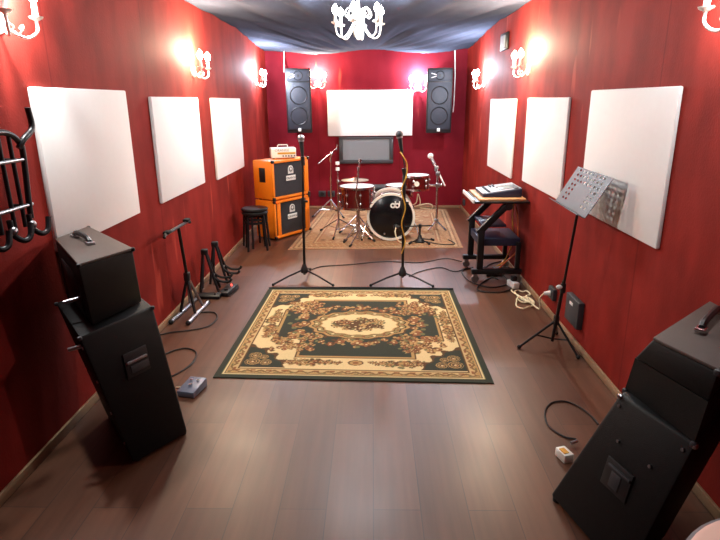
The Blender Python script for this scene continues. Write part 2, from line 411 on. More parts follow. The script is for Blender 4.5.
# ------------------------------------------------------------------ PA loudspeakers (local: front towards -y)
def make_pa(label):
    t = thing('mounted_loudspeaker', label, 'loudspeaker', group='loudspeakers in the back corners')
    w, h, d = .36, .88, .3
    MB().prism([(-w/2, 0, 0), (w/2, 0, 0), (w/2-.07, d, 0), (-w/2+.07, d, 0)], (0, 0, h), .01).build('cabinet', 'plastic', t, True)
    g = MB().prism([(-w/2+.022, -.012, .05), (w/2-.022, -.012, .05), (w/2-.022, -.012, h-.19), (-w/2+.022, -.012, h-.19)], (0, .012, 0), .004)
    g.build('front_grille', 'pa', t, True)
    hn = MB().prism([(-w/2+.022, -.01, h-.175), (w/2-.022, -.01, h-.175), (w/2-.022, -.01, h-.03), (-w/2+.022, -.01, h-.03)], (0, .01, 0), .004).build('horn_plate', 'pa', t, True)
    MB().lathe([(.062, .006), (.05, -.004), (.02, -.002), (0, .004)], (0, -.012, h-.10), (0, -1, 0), 28).build('horn_throat', 'plastic', hn, True)
    v = MB().tube([(-.12, -.014, h-.07), (-.05, -.014, h-.09)], .006, 6).tube([(-.12, -.014, h-.13), (-.05, -.014, h-.11)], .006, 6).build('horn_flash', 'whitepl', hn, True)
    for zz, r in ((.235, .125), (.515, .125)):
        MB().lathe([(r, 0), (r-.008, .006), (r-.016, 0)], (0, -.012, zz), (0, -1, 0), 36).build('cone_rim', 'plastic', t, True)
    MB().box((.0, -.015, .045), (.042, .008, .046), None, .004).build('badge', 'whitepl', t, True, label='small white maker badge')
    MB().mm((-.03, d-.02, .5), (.03, d+.055, .6), .004).build('wall_bracket', 'black', t, True)
    return t
p = make_pa('tall black loudspeaker hung in the left back corner above orange cabinets'); p.location = (-1.045, 8.30, 1.165); p.rotation_euler = (0, 0, .05)
dup(p, (.94, 8.30, 1.15), -.05, 'tall black loudspeaker hung in the right back corner')
for pts, lab in (([wy(284, 48, 8.6), wy(284, 60, 8.6), wy(284, 72, 8.5)], 'thin white cable running up from the left loudspeaker'), ([wy(455, 49, 8.6), wy(455, 75, 8.6), wy(454, 100, 8.6), wy(453, 112, 8.5)], 'thin white cable hanging beside the right loudspeaker')):
    MB().tube(pts, .008, 6, 5).build('hanging_speaker_cable', 'whitepl', label=lab, cat='cable')

# small black-framed box high on the right wall
t = thing('wall_control_box', 'small black framed grey box high on the right wall', 'control box', (XR, 6.22, 2.08))
MB().mm((XR-.03, 6.08, 2.085), (XR, 6.36, 2.25), .006).build('box_frame', 'black', t)
MB().mm((XR-.036, 6.12, 2.11), (XR-.03, 6.32, 2.225), .002).build('face', 'mesh', t)

# ------------------------------------------------------------------ orange cabinets (local: front along +x at y=0 facing -y)
CX, CY, CRZ = -1.16, 6.54, math.atan2(.53, .36)
CW, CD, CHH = .635, .32, .466
def make_cab(label):
    t = thing('speaker_cabinet', label, 'speaker cabinet', group='orange guitar speaker cabinets')
    w, d, h, e = CW, CD, CHH, .03
    s_ = MB().mm((0, .03, .012), (w, d, h), .012)
    for lo, hi in (((0, .012), (w, .012+e)), ((0, h-e), (w, h)), ((0, .012+e), (e, h-e)), ((w-e*2.1, .012+e), (w, h-e))):
        s_.mm((lo[0], 0, lo[1]), (hi[0], .035, hi[1]), .006)
    s_.build('shell', 'orange', t, True)
    gx = MB().mm((e+.002, .022, .012+e+.002), (w-e*2.1-.002, .03, h-e-.002)).build('grille', 'grille', t, True)
    MB().mm((e+.028, .008, .012+e), (e+.085, .024, h-e), .004).build('front_rail', 'orange', t, True)
    cx = w*.52
    b = MB().lathe([(.045, 0), (.045, .006), (0, .006)], (cx, .022, h*.74), (0, -1, 0), 24)
    b.mm((cx-.045, .016, h*.74-.05), (cx+.045, .022, h*.74)); b.build('crest', 'whitepl', t, True, label='white crest badge')
    MB().lathe([(.03, .0062), (.03, .008), (.021, .008), (.021, .0062)], (cx, .022, h*.74+.002), (0, -1, 0), 20, True).build('crest_ring', 'dgrey', t, True)
    pl = MB().mm((cx-.083, .016, h*.52-.03), (cx+.083, .022, h*.52+.03), .002).build('name_plate', 'whitepl', t, True, label='white name plate')
    text('lettering', 'ORANGE', .04, frame_mtx((cx, .0152, h*.52), (1, 0, 0), (0, 0, 1)), 'dgrey', pl)
    MB().mm((-.003, d*.38, h*.46), (.002, d*.68, h*.82), .001).build('side_handle', 'plastic', t, True)
    for x in (.006, w-.006):
        for z in (.024, h-.008):
            MB().box((x, .0, z), (.034, .034, .034), None, .008).build('corner_cap', 'plastic', t, True)
    for x in (.05, w-.05):
        for y in (.05, d-.05):
            MB().cyl((x, y, 0), (x, y, .015), .018).build('foot', 'rubber', t, True)
    return t
c1 = make_cab('orange speaker cabinet standing on the floor behind black stool, lower of two'); c1.location = (CX, CY, .0065); c1.rotation_euler = (0, 0, CRZ)
c2 = dup(c1, (CX, CY, .0065+CHH+.002), CRZ, 'orange speaker cabinet stacked on top, carrying the white amplifier head')
for ch in list(c2.children):
    if ch.name.startswith('front_rail'): bpy.data.objects.remove(ch)
# amplifier head
u = V((math.cos(CRZ), math.sin(CRZ), 0)); vv = V((-u.y, u.x, 0))
hl = V((CX, CY, .0065+2*CHH+.003))+u*.37+vv*.17
t = thing('amplifier_head', 'small white amplifier head with carry handle on the orange cabinets', 'amplifier', hl, math.radians(16))
MB().mm((-.15, -.09, .008), (.15, .09, .125), .008).build('case', 'whitemet', t, True)
fp = MB().mm((-.075, -.094, .052), (.14, -.09, .075), .001).build('gold_strip', 'gold', t, True)
for k in range(5): MB().cyl((-.01+k*.034, -.092, .032), (-.01+k*.034, -.104, .032), .009, seg=12).build('control_knob', 'dgrey', t, True)
text('lettering', 'ORANGE', .042, frame_mtx((-.02, -.0912, .097), (1, 0, 0), (0, 0, 1)), 'grey', t)
MB().tube([(-.06, 0, .122), (-.06, 0, .15), (-.05, 0, .158), (.05, 0, .158), (.06, 0, .15), (.06, 0, .122)], .006, 8).build('handle', 'whitepl', t, True)
for x in (-.12, .12):
    for y in (-.06, .06): MB().cyl((x, y, 0), (x, y, .01), .012).build('foot', 'rubber', t, True)
# two nested stools
def make_stool(label):
    t = thing('stool', label, 'stool', group='nested black stools')
    MB().lathe([(0, .405), (.13, .405), (.145, .412), (.147, .428), (.135, .438), (0, .44)], seg=32).build('seat', 'leather', t, True)
    for k in range(4):
        a = PI/4+k*PI/2; c, s = math.cos(a), math.sin(a)
        MB().tube([(c*.115, s*.115, .408), (c*.128, s*.128, .3), (c*.15, s*.15, 0)], .013, 8).build('leg', 'black', t, True)
    MB().lathe([(.112, .3), (.12, .305), (.12, .325), (.112, .33)], seg=28, closed=True).build('ring', 'black', t, True)
    return t
st = make_stool('black round stool on the floor by orange cabinets, lower of a nested pair'); st.location = (-1.315, 6.16, 0); st.rotation_euler = (0, 0, .3)
dup(st, (-1.315, 6.16, .037), .72, 'black round stool nested on top of another beside the orange cabinets')

# ------------------------------------------------------------------ rugs
def paint_rug():
    N = 330
    u, v = np.meshgrid(np.linspace(0, 1, N), np.linspace(0, 1, N)); rs = np.random.RandomState(7)
    L = lambda *c: np.array(srgb(*c)[:3])
    GR, CR, TN, BR, RU, DK, OL = L(58, 61, 51), L(216, 192, 142), L(174, 138, 88), L(92, 66, 44), L(136, 88, 58), L(40, 40, 34), L(110, 106, 72)
    im = np.zeros((N, N, 3)); im[:] = CR
    e = np.minimum(np.minimum(u, 1-u), np.minimum(v, 1-v))          # distance to the edge
    along = np.where(np.minimum(u, 1-u) < np.minimum(v, 1-v), v, u)
    def put(mask, c): im[mask] = c
    def disc(x, y, r, c, ry=None): put(((u-x)/r)**2+((v-y)/(ry or r))**2 < 1, c)
    def flower(x, y, r, pal=None, leaf=True):
        if leaf:
            for k in range(6):
                a = rs.rand()*6.28; disc(x+math.cos(a)*r*1.5, y+math.sin(a)*r*1.5, r*.42, [OL, BR, TN][rs.randint(3)])
        for k in range(7):
            a = k*6.28/7+rs.rand()*.3; disc(x+math.cos(a)*r*.72, y+math.sin(a)*r*.72, r*.42, pal if pal is not None else [BR, RU, TN][rs.randint(3)])
        disc(x, y, r*.55, RU if pal is None else BR); disc(x, y, r*.25, CR)
    def spray(x, y, dx, dy, n, r, ramp=1.):
        for k in range(n):
            t_ = (k+.5)/n; s_ = 1-.6*t_
            flower(x+dx*t_+(rs.rand()-.5)*r, y+dy*t_+(rs.rand()-.5)*r, r*s_)
    # inner dark green field: a stepped cross
    cross = ((u > .165) & (u < .855) & (v > .36) & (v < .67)) | ((u > .285) & (u < .725) & (v > .19) & (v < .81))
    big = ((u > .148) & (u < .872) & (v > .345) & (v < .685)) | ((u > .268) & (u < .742) & (v > .172) & (v < .828))
    put(big, TN); put(big & ~(((u > .154) & (u < .866) & (v > .351) & (v < .679)) | ((u > .274) & (u < .736) & (v > .178) & (v < .822))), BR)
    put(cross, GR)
    # diagonal corners of the field
    for sx in (-1, 1):
        for sy in (-1, 1):
            cx, cy = .51+sx*.29, .515+sy*.235
            for k in range(46):
                flower(cx-sx*.02+(rs.rand()-.5)*.17, cy-sy*.03+(rs.rand()-.5)*.15, .009+.010*rs.rand(), leaf=(k % 3 == 0))
    # flowers inside the green
    for sx in (-1, 1):
        for k in range(9):
            flower(.51+sx*(.235+.045*rs.rand()), .40+.23*rs.rand(), .016+.01*rs.rand(), leaf=False)
        for k in range(5): disc(.51+sx*(.275+.02*k*rs.rand()), .515+(k-2)*.05, .012, OL)
    for sy in (-1, 1):
        for k in range(9):
            x = .36+.30*k/8; flower(x, .515+sy*(.19+.025*math.sin(k*1.57)), .013+.008*rs.rand(), leaf=(k % 2 == 0))
        flower(.51, .515+sy*.20, .026)
        for sx in (-1, 1): spray(.51+sx*.17, .515+sy*.15, sx*.06, -sy*.02, 4, .022)
    # medallion
    a = np.arctan2((v-.515)/.145, (u-.511)/.21); rr = np.hypot((u-.511)/.21, (v-.515)/.145)*(1+.03*np.cos(16*a))
    put(rr < 1.10, BR); put(rr < 1.06, TN); put(rr < .99, DK); put(rr < .965, OL*.8+TN*.35); put(rr < .86, BR); put(rr < .835, TN); put(rr < .80, CR)
    for k in range(26):
        q = k*6.28/26; disc(.511+.194*math.cos(q), .515+.134*math.sin(q), .007, CR if k % 2 else RU)
    for k in range(46):
        q = rs.rand()*6.28; d = math.sqrt(rs.rand()); flower(.511+.12*d*math.cos(q), .515+.066*d*math.sin(q), .009+.012*(1-d)+.003, pal=[BR, RU, BR, TN][rs.randint(4)])
    # cream field sprays, sides and ends
    for sy in (-1, 1):
        y = .515+sy*.381
        for sx in (-1, 1): spray(.51+sx*.17, y, sx*.10, 0, 12, .019); spray(.51+sx*.16, y, -sx*.11, 0, 11, .015); spray(.51+sx*.19, y+sy*.015, sx*.05, -sy*.04, 6, .012)
        disc(.51, y, .03, BR, .022); disc(.51, y, .024, TN, .017); disc(.51, y, .012, RU, .009)
    for sx in (-1, 1):
        x = .51+sx*.392
        for sy in (-1, 1): spray(x, .515+sy*.02, 0, sy*.15, 14, .019); spray(x-sx*.02, .515+sy*.06, sx*.03, sy*.1, 8, .011)
    # green corner patches with scroll
    for sx in (0, 1):
        for sy in (0, 1):
            uu = u if sx == 0 else 1-u; v2 = v if sy == 0 else 1-v
            k1 = (uu > .078) & (uu < .235) & (v2 > .088) & (v2 < .26)
            shape = k1 & ((((uu-.078)/.165)**1.3+((v2-.088)/.19)**1.3) < 1+.12*np.sin(uu*70)*np.cos(v2*60))
            out = (uu > .074) & (v2 > .084) & ((((np.clip(uu-.078, 0, 1))/.177)**1.3+((np.clip(v2-.088, 0, 1))/.203)**1.3) < 1+.12*np.sin(uu*70)*np.cos(v2*60))
            put(out, BR); put(shape, GR)
            for cx, cy, r in ((.115, .13, .030), (.165, .125, .026), (.115, .185, .026), (.15, .17, .02)):
                d = np.hypot(uu-cx, v2-cy); an = np.arctan2(v2-cy, uu-cx)
                put((d < r) & (np.abs(((d/r*3-an/6.28) % 1)-.5) < .24), TN); put(d < r*.3, RU); put(d < r*.16, CR)
    # borders, outside in
    put(e < .078, CR); put(e < .076, BR)
    put(e < .070, TN*.6+CR*.4)
    w = .052+.007*np.sin(along*2*PI*20)
    put((e > .034) & (np.abs(e-w) < .0055), BR*.7+TN*.3); put((e > .036) & (e < w-.007), TN)
    d1 = np.abs(((along*17+.25) % 1)-.5); put((d1 < .17) & (np.abs(e-.060) < .004), RU); put((d1 > .36) & (np.abs(e-.044) < .004), OL)
    put(e < .036, GR); put(e < .033, CR); put(e < .027, OL); put(e < .024, DK); put(e < .022, GR)
    im *= (1+.10*(rs.rand(N, N, 1)-.5))
    return im
def paint_faded():
    N = 200; u, v = np.meshgrid(np.linspace(0, 1, N), np.linspace(0, 1, N)); rs = np.random.RandomState(3)
    L = lambda *c: np.array(srgb(*c)[:3])
    B, D, R, C, O = L(158, 122, 92), L(122, 90, 68), L(146, 96, 70), L(182, 152, 116), L(164, 116, 72)
    im = np.zeros((N, N, 3)); im[:] = B
    e = np.minimum(np.minimum(u, 1-u), np.minimum(v, 1-v)); al = np.where(np.minimum(u, 1-u) < np.minimum(v, 1-v), v, u)
    for k in range(420):
        x, y, r = rs.rand(), rs.rand(), .008+.022*rs.rand(); im[((u-x)**2+((v-y)*1.1)**2 < r*r) & (e > .15)] = [D, R, C, O, C][rs.randint(5)]
    rr = np.abs(u-.5)/.30+np.abs(v-.55)/.34
    im[(rr < 1.0) & (rr > .94)] = D; im[(rr < .5) & (rr > .45)] = C
    for lo, hi, c in ((0, .02, B), (.02, .03, D), (.03, .045, C), (.045, .052, D), (.115, .122, D), (.122, .135, C), (.135, .142, R)): im[(e >= lo) & (e < hi)] = c
    bd = (e > .052) & (e < .115); im[bd] = O*.4+B*.6
    im[bd & (np.sin(al*2*PI*15)*np.sin(e*180) > .45)] = R*.5+B*.5; im[bd & (np.sin(al*2*PI*31+e*90) < -.8)] = C
    k = rs.rand(N, N) < .25; im[k] = B
    return im*(1+.3*(rs.rand(N, N, 1)-.5))
def rug(name, corners, im, m, label, thick, wav=.0):
    N = im.shape[0]; A, B, C, D = [V(c) for c in corners]; A.z = B.z = C.z = D.z = 0
    ctr = (A+B+C+D)/4
    vs = []
    for j in range(N):
        for i in range(N):
            a, b = i/(N-1), j/(N-1)
            p = A*(1-a)*(1-b)+B*a*(1-b)+C*a*b+D*(1-a)*b - ctr
            vs.append((p.x, p.y, thick+wav*max(0, math.sin(a*21+1)*math.sin(b*9+2))))
    fs = [(j*N+i, j*N+i+1, (j+1)*N+i+1, (j+1)*N+i) for j in range(N-1) for i in range(N-1)]
    ring = [i for i in range(N)]+[j*N+N-1 for j in range(1, N)]+[(N-1)*N+i for i in range(N-2, -1, -1)]+[j*N for j in range(N-2, 0, -1)]
    b0 = len(vs)
    for r in ring: vs.append((vs[r][0], vs[r][1], 0.0005))
    k = len(ring)
    fs += [(ring[(i+1) % k], ring[i], b0+i, b0+(i+1) % k) for i in range(k)]
    me = bpy.data.meshes.new(name); me.from_pydata(vs, [], fs); me.update()
    col = np.ones((len(vs), 4), dtype=np.float32); col[:N*N, :3] = im.reshape(-1, 3); col[N*N:, :3] = im[0, 0]
    at = me.attributes.new('pattern', 'FLOAT_COLOR', 'POINT'); at.data.foreach_set('color', col.ravel())
    me.materials.append(M[m]); o = bpy.data.objects.new(name, me); COL.objects.link(o); o.location = ctr; OFF[o.name] = ctr
    return tag(o, label, 'rug')
RC = [(-.97, 3.056, 0), (.71, 2.989, 0), (.704, 4.704, 0), (-.927, 4.739, 0)]
rg = rug('patterned_rug', RC, paint_rug(), 'rug', 'dark green and cream floral rug with oval medallion in the middle of floor', .007)
bd = MB(); q = [V(c) for c in RC]
bd.tube([q[3]+V((0, 0, .008)), (q[3]+q[2])/2+V((0, .012, .012)), q[2]+V((0, 0, .009))], .009, 8, 8)
bd.build('edge_binding', 'rubber', rg, label='dark bound far edge')
rug('drum_rug', [(-.955, 6.11, 0), (1.017, 6.175, 0), (1.12, 8.52, 0), (-.78, 8.52, 0)], paint_faded(), 'rug2', 'faded tan oriental rug under the drum kit', .005)

# ------------------------------------------------------------------ microphone stands
def mic_stand(label, base, feet, top, micdir, head_mat, lower):
    b = V(base)
    t = thing('microphone_stand', label, 'microphone stand', b, group='black microphone stands by the rug')
    MB().lathe([(.018, .06), (.034, .07), (.036, .1), (.024, .125), (.016, .15), (.0, .15)], b, seg=16).build('hub', 'plastic', t)
    for f in feet:
        f = V(f); l = MB().tube([b+V((0, 0, .10)), b+(f-b)*.5+V((0, 0, .062)), f+V((0, 0, .012))], .0085, 8).build('leg', 'black', t)
        MB().sph(f+V((0, 0, .011)), .0135, seg=10).build('rubber_foot', 'rubber', l)
    mid = b.lerp(V(top), .5); mid.z = .72
    MB().cyl(b+V((0, 0, .05)), mid, .0125).build('pole', 'black', t)
    MB().cyl(mid-V((0, 0, .03)), mid+V((0, 0, .05)), .02, seg=14).build('clutch', 'plastic', t)
    MB().cyl(mid, top, .009).build('inner_pole', 'black', t)
    MB().box(mid+V((.025, -.01, .02)), (.04, .02, .02), None, .005).build('clamp_knob', 'plastic', t)
    d = V(micdir).normalized(); tp = V(top)
    cl = MB().cyl(tp-d*.06, tp+d*.02, .017, .02, 14).build('mic_clip', 'plastic', t)
    return t, tp, d
def microphone(label, p, d, ball):
    t = thing('microphone', label, 'microphone', p)
    MB().cyl(p, p+d*.13, .0125, .021, 16).build('body', 'plastic', t)
    MB().sph(p+d*.155, .031, seg=18).build('ball_grille', ball, t)
    MB().cyl(p+d*.125, p+d*.14, .026, seg=18).build('collar', 'steel', t)
    return t
t1, p, d = mic_stand('black tripod mic stand at the left end of the rug far edge', (-.64, 5.02, 0), [(-.905, 4.83, 0), (-.36, 4.81, 0), (-.62, 5.32, 0)], (-.615, 5.0, 1.12), (-.04, -.05, 1), 'steel', 0)
microphone('silver ball-headed vocal microphone before the orange cabinets', p+V((0, 0, .022)), d, 'steel')
t2, p, d = mic_stand('black tripod mic stand in front of the bass drum, right of the other', (.27, 4.92, 0), [(-.02, 4.81, 0), (.535, 4.78, 0), (.28, 5.22, 0)], (.272, 4.91, 1.02), (-.16, -.03, 1), 'plastic', 0)
MB().mm((.258, 4.895, .72), (.288, 4.925, .98), .01).build('boom_block', 'plastic', t2)
MB().tube([(.272, 4.91, 1.02), (.27, 4.905, 1.09), (.25, 4.9, 1.17)], .006, 8, 6).build('gooseneck', 'black', t2)
microphone('dark ball-headed microphone over the drum kit before white panel', V((.25, 4.9, 1.172)), V((-.16, -.02, 1)).normalized(), 'dgrey')
MB().tube([(.235, 4.885, 1.18), (.255, 4.875, 1.15), (.292, 4.89, 1.08), (.29, 4.88, .98), (.25, 4.885, .85), (.285, 4.885, .7), (.255, 4.892, .55), (.288, 4.895, .4), (.258, 4.9, .28)], .0055, 6, 8).build('microphone_cable', 'yellow', label='yellow cable wound down the mic stand before the drums', cat='cable')

# ------------------------------------------------------------------ drum kit
def lugs(t, c, r, z0, z1, n, parent, ph=0.):
    for k in range(n):
        a = ph+k*2*PI/n; x, y = c[0]+math.cos(a)*(r+.012), c[1]+math.sin(a)*(r+.012)
        MB().cyl((x, y, z0), (x, y, z1), .004, seg=8).sph((x, y, (z0*.3+z1*.7)), .016, (1, 1, 1.3), 8).sph((x, y, (z0*.75+z1*.25)), .014, (1, 1, 1.2), 8).build('lug', 'chrome', parent)
def drum(name, label, c, r, z0, z1, n, headm='head', ph=.2, group='drums of the kit'):
    t = thing(name, label, 'drum', (c[0], c[1], z0), group=group)
    MB().lathe([(r, z0+.012), (r, z1-.012), (r-.008, z1-.012), (r-.008, z0+.012)], (c[0], c[1], 0), seg=40, closed=True).build('shell', 'burg', t)
    MB().lathe([(0, z1-.003), (r-.004, z1-.004), (r+.003, z1-.008), (r+.003, z1-.014), (0, z1-.014)], (c[0], c[1], 0), seg=40).build('top_head', headm, t)
    MB().lathe([(0, z0+.014), (r, z0+.014), (r, z0+.006), (0, z0+.006)], (c[0], c[1], 0), seg=40).build('bottom_head', 'head', t)
    for z in (z0, z1-.022): MB().lathe([(r+.004, z), (r+.014, z), (r+.014, z+.024), (r+.004, z+.024)], (c[0], c[1], 0), seg=40, closed=True).build('rim', 'chrome', t)
    lugs(t, c, r, z0+.02, z1-.02, n, t, ph)
    return t
def tripod(t, c, zhub, foot_r, m, angs, r=.0085, spread=True):
    c = V((c[0], c[1], 0))
    for a in angs:
        f = c+V((math.cos(a), math.sin(a), 0))*foot_r+V((0, 0, .02))
        l = MB().tube([c+V((0, 0, zhub)), f], r, 8)
        if spread: l.tube([c+V((0, 0, zhub*.35)), c.lerp(f, .55)+V((0, 0, zhub*.43))], r*.7, 6)
        l = l.build('leg', m, t)
        MB().cyl(f-(V((math.cos(a), math.sin(a), 0))*.03-V((0, 0, .012))), f+V((math.cos(a), math.sin(a), 0))*.012-V((0, 0, .003)), .0125, seg=10).build('rubber_foot', 'rubber', l)
# bass drum: axis along y
kc = V((.213, 6.5, .292)); R = .268
k = thing('bass_drum', 'bass drum with black front head and white double-ring logo', 'drum', (kc.x, kc.y, .006), group='drums of the kit')
Y = V((0, 1, 0))
MB().lathe([(R-.008, .04), (R-.008, .42), (R-.02, .42), (R-.02, .04)], kc, Y, 56, True).build('shell', 'burg', k)
MB().lathe([(R+.014, -.004), (R+.014, .04), (R-.012, .04), (R-.012, -.004)], kc, Y, 56, True).build('front_hoop', 'hoop', k)
MB().lathe([(R+.014, .42), (R+.014, .46), (R-.012, .46), (R-.012, .42)], kc, Y, 56, True).build('rear_hoop', 'hoop', k)
hd = MB().lathe([(0, .008), (R-.02, .01), (R-.012, .016), (R-.012, .022), (0, .022)], kc, Y, 56).build('front_head', 'khead', k)
MB().lathe([(0, .43), (R-.012, .43), (R-.012, .44), (0, .44)], kc, Y, 48).build('rear_head', 'head', k)
lg = MB()
LX = .052
for dx in (-.025, .025):
    lg.lathe([(.031, .0085), (.031, .003), (.014, .003), (.014, .0085)], kc+V((dx+LX-.005, 0, .135)), Y, 22, True)
lg.box(kc+V((LX-.002, .005, .165)), (.015, .004, .045)).box(kc+V((LX+.046, .005, .163)), (.015, .004, .045)); lg.build('logo', 'whitepl', hd, label='white double-ring logo')
MB().lathe([(.03, .009), (.03, .002), (.02, .002), (.02, .009)], kc+V((.055, 0, -.115)), Y, 20, True).build('mic_port_ring', 'dgrey', hd)
MB().sph(kc+V((-.075, .004, -.20)), .012, seg=10).build('vent_rivet', 'chrome', hd)
for i in range(8):
    a = PI/8+i*PI/4; dr = V((math.cos(a), 0, math.sin(a)))
    c = kc+dr*(R+.012)
    MB().tube([c+V((0, -.008, 0)), c+dr*.012+V((0, .02, 0)), c+dr*.004+V((0, .16, 0))], .007, 8).sph(c+dr*-.008+V((0, .15, 0)), .016, (1, 1.6, 1), 8).build('claw', 'chrome', k)
for s in (-1, 1):
    l = MB().tube([kc+V((s*(R-.01), .12, -.05)), kc+V((s*(R+.035), .06, -.12)), V((kc.x+s*(R+.075), kc.y+.01, .02))], .008, 8).build('spur', 'chrome', k)
    MB().sph((kc.x+s*(R+.076), kc.y+.008, .021), .014, seg=10).build('rubber_foot', 'rubber', l)
# the large left drum and its stand
LD = (-.185, 6.62)
drum('rack_tom', 'large burgundy drum with white head at the left of bass drum', LD, .197, .385, .643, 8)
t = thing('drum_stand', 'chrome tripod stand carrying the large burgundy drum', 'drum stand', (LD[0], LD[1], .006), group='chrome stands of the drum kit')
MB().cyl((LD[0], LD[1], .1), (LD[0], LD[1], .35), .013).build('column', 'chrome', t)
tripod(t, LD, .2, .26, 'chrome', (4.1, 5.6, 1.6))
for a in (.5, 2.6, 4.7):
    MB().tube([(LD[0], LD[1], .34), (LD[0]+math.cos(a)*.205, LD[1]+math.sin(a)*.205, .365), (LD[0]+math.cos(a)*.226, LD[1]+math.sin(a)*.226, .405)], .008, 8).build('basket_arm', 'chrome', t)
# hi-hat
HH = (-.19, 7.02)
t = thing('hi_hat', 'hi-hat cymbals on a thin chrome rod behind the large burgundy drum', 'cymbal', (HH[0], HH[1], .006))
MB().cyl((*HH, .08), (*HH, .60), .012).build('column', 'chrome', t)
MB().cyl((*HH, .59), (HH[0]+.01, HH[1], .80), .0055).build('pull_rod', 'chrome', t)
MB().cyl((HH[0]+.006, HH[1], .70), (HH[0]+.008, HH[1], .74), .016, seg=12).build('clutch', 'chrome', t)
MB().cyl((HH[0]+.009, HH[1], .79), (HH[0]+.010, HH[1], .805), .016, seg=12).build('rod_cap', 'chrome', t)
for s, z, nm in ((1, .659, 'top_cymbal'), (-1, .652, 'bottom_cymbal')):
    MB().lathe([(.006, z+s*.03), (.025, z+s*.026), (.045, z+s*.012), (.17, z), (.17, z-.0015*s), (.045, z+s*.010), (.006, z+s*.028)], (HH[0]-.03, HH[1], 0), seg=40).build(nm, 'brass', t)
tripod(t, HH, .22, .25, 'chrome', (3.6, 5.5, 1.4))
MB().box((HH[0], HH[1]-.03, .05), (.09, .26, .012), Matrix.Rotation(.2, 3, 'X'), .004).build('pedal', 'steel', t)
# boom cymbal stand at the far left
B1 = (-.605, 8.08)
top = wy(331, 155, 8.08)
t = thing('cymbal_stand', 'chrome boom stand without cymbal, farthest left of the drum kit', 'cymbal stand', (*B1, .006), group='chrome stands of the drum kit')
MB().cyl((*B1, .06), (*B1, .55), .013).cyl((*B1, .5), (top.x, B1[1], top.z), .009).build('column', 'chrome', t)
for z in (.5, .78): MB().cyl((*B1, z), (*B1, z+.06), .02, seg=12).build('height_clamp', 'chrome', t)
a, b = wy(318, 164, 7.9), wy(337, 148, 8.2)
MB().cyl(a, b, .008).build('boom', 'chrome', t)
MB().sph(wy(331, 154, 8.06), .028, seg=10).build('boom_tilter', 'chrome', t)
MB().cyl(b-V((.012, 0, .03)), b+V((.004, 0, .05)), .014, seg=10).build('felt_holder', 'chrome', t)
tripod(t, B1, .24, .3, 'chrome', (3.7, 5.4, 1.4))
# straight stand
B2 = (-.425, 6.86); z2 = wy(338, 163, 6.86).z
t = thing('cymbal_stand', 'straight chrome stand with two white felts rising left of the burgundy drum', 'cymbal stand', (*B2, .006), group='chrome stands of the drum kit')
MB().cyl((*B2, .05), (*B2, .5), .012).cyl((*B2, .48), (*B2, z2), .0075).build('column', 'chrome', t)
for z in (.3, .48, .64): MB().cyl((*B2, z), (*B2, z+.045), .018, seg=12).box((B2[0]+.025, B2[1], z+.022), (.03, .012, .012)).build('height_clamp', 'chrome', t)
for z in (z2-.02, z2-.09): MB().cyl((*B2, z), (*B2, z+.035), .024, seg=14).build('felt', 'head', t)
tripod(t, B2, .2, .3, 'chrome', (4.55, 2.5, .4))
B3 = (-.16, 6.385)
t = thing('cymbal_stand', 'thin tilted chrome rod stand just in front of the burgundy drum', 'cymbal stand', (*B3, .006), group='chrome stands of the drum kit')
MB().cyl((*B3, .05), (*B3, .42), .011).build('column', 'chrome', t)
MB().cyl((B3[0], B3[1], .4), wy(355.5, 197, 6.385), .008).cyl(wy(355.5, 197, 6.385), wy(360, 160, 6.385), .0075).build('tilted_rod', 'chrome', t)
MB().cyl(wy(358.3, 171, 6.385), wy(358.8, 167, 6.385), .016, seg=12).build('clutch', 'chrome', t)
MB().cyl(wy(359.8, 162, 6.385), wy(360.2, 159, 6.385), .018, seg=12).build('rod_cap', 'chrome', t)
tripod(t, B3, .16, .2, 'chrome', (4.2, 2.6, .9), .0075)
# small tom, snare, throne, rack, microphone
TM = (.535, 6.88)
tm = drum('rack_tom', 'small burgundy tom at the right, shining chrome rims', TM, .145, .555, .735, 6)
MB().lathe([(.03, 0), (.03, .006), (0, .008)], (TM[0]-.01, TM[1]-.144, .645), (0, -1, 0), 20).build('badge', 'whitemet', tm, label='white disc imitating a bright reflection on the tom')  # white disc put in for the bright reflection on the shell
drum('snare_drum', 'white-headed drum behind the bass drum beside the seat', (.335, 7.16), .165, .43, .575, 8)
t = thing('drum_stand', 'short chrome stand under the white-headed drum behind bass drum', 'drum stand', (.335, 7.16, .006), group='chrome stands of the drum kit')
MB().cyl((.335, 7.16, .06), (.335, 7.16, .42), .012).build('column', 'chrome', t); tripod(t, (.335, 7.16), .2, .24, 'chrome', (.7, 2.8, 4.9))
for a in (.9, 3., 5.1): MB().tube([(.335, 7.16, .41), (.335+math.cos(a)*.175, 7.16+math.sin(a)*.175, .418), (.335+math.cos(a)*.195, 7.16+math.sin(a)*.195, .45)], .007, 8).build('basket_arm', 'chrome', t)
t = thing('drum_throne', 'round black drummer seat behind the bass drum', 'stool', (.12, 7.42, .006))
MB().lathe([(0, .44), (.15, .44), (.16, .455), (.16, .51), (.145, .527), (0, .532)], (.12, 7.42, 0), seg=32).build('seat', 'leather', t)
MB().cyl((.12, 7.42, .08), (.12, 7.42, .44), .016).build('column', 'chrome', t); tripod(t, (.12, 7.42), .24, .24, 'chrome', (.4, 2.5, 4.6))
t = thing('tom_rack', 'chrome pipe rack on one post holding small tom at right', 'drum rack', (.815, 7.12, .006))
MB().cyl((.815, 7.12, .02), (.815, 7.12, .78), .016).build('post', 'chrome', t)
MB().cyl((.53, 7.07, .575), (.87, 7.12, .575), .015).build('cross_bar', 'chrome', t)
MB().tube([(.6, 7.08, .575), (.6, 7.05, .63), (.585, 7.0, .65)], .009, 8).build('tom_arm', 'chrome', t)
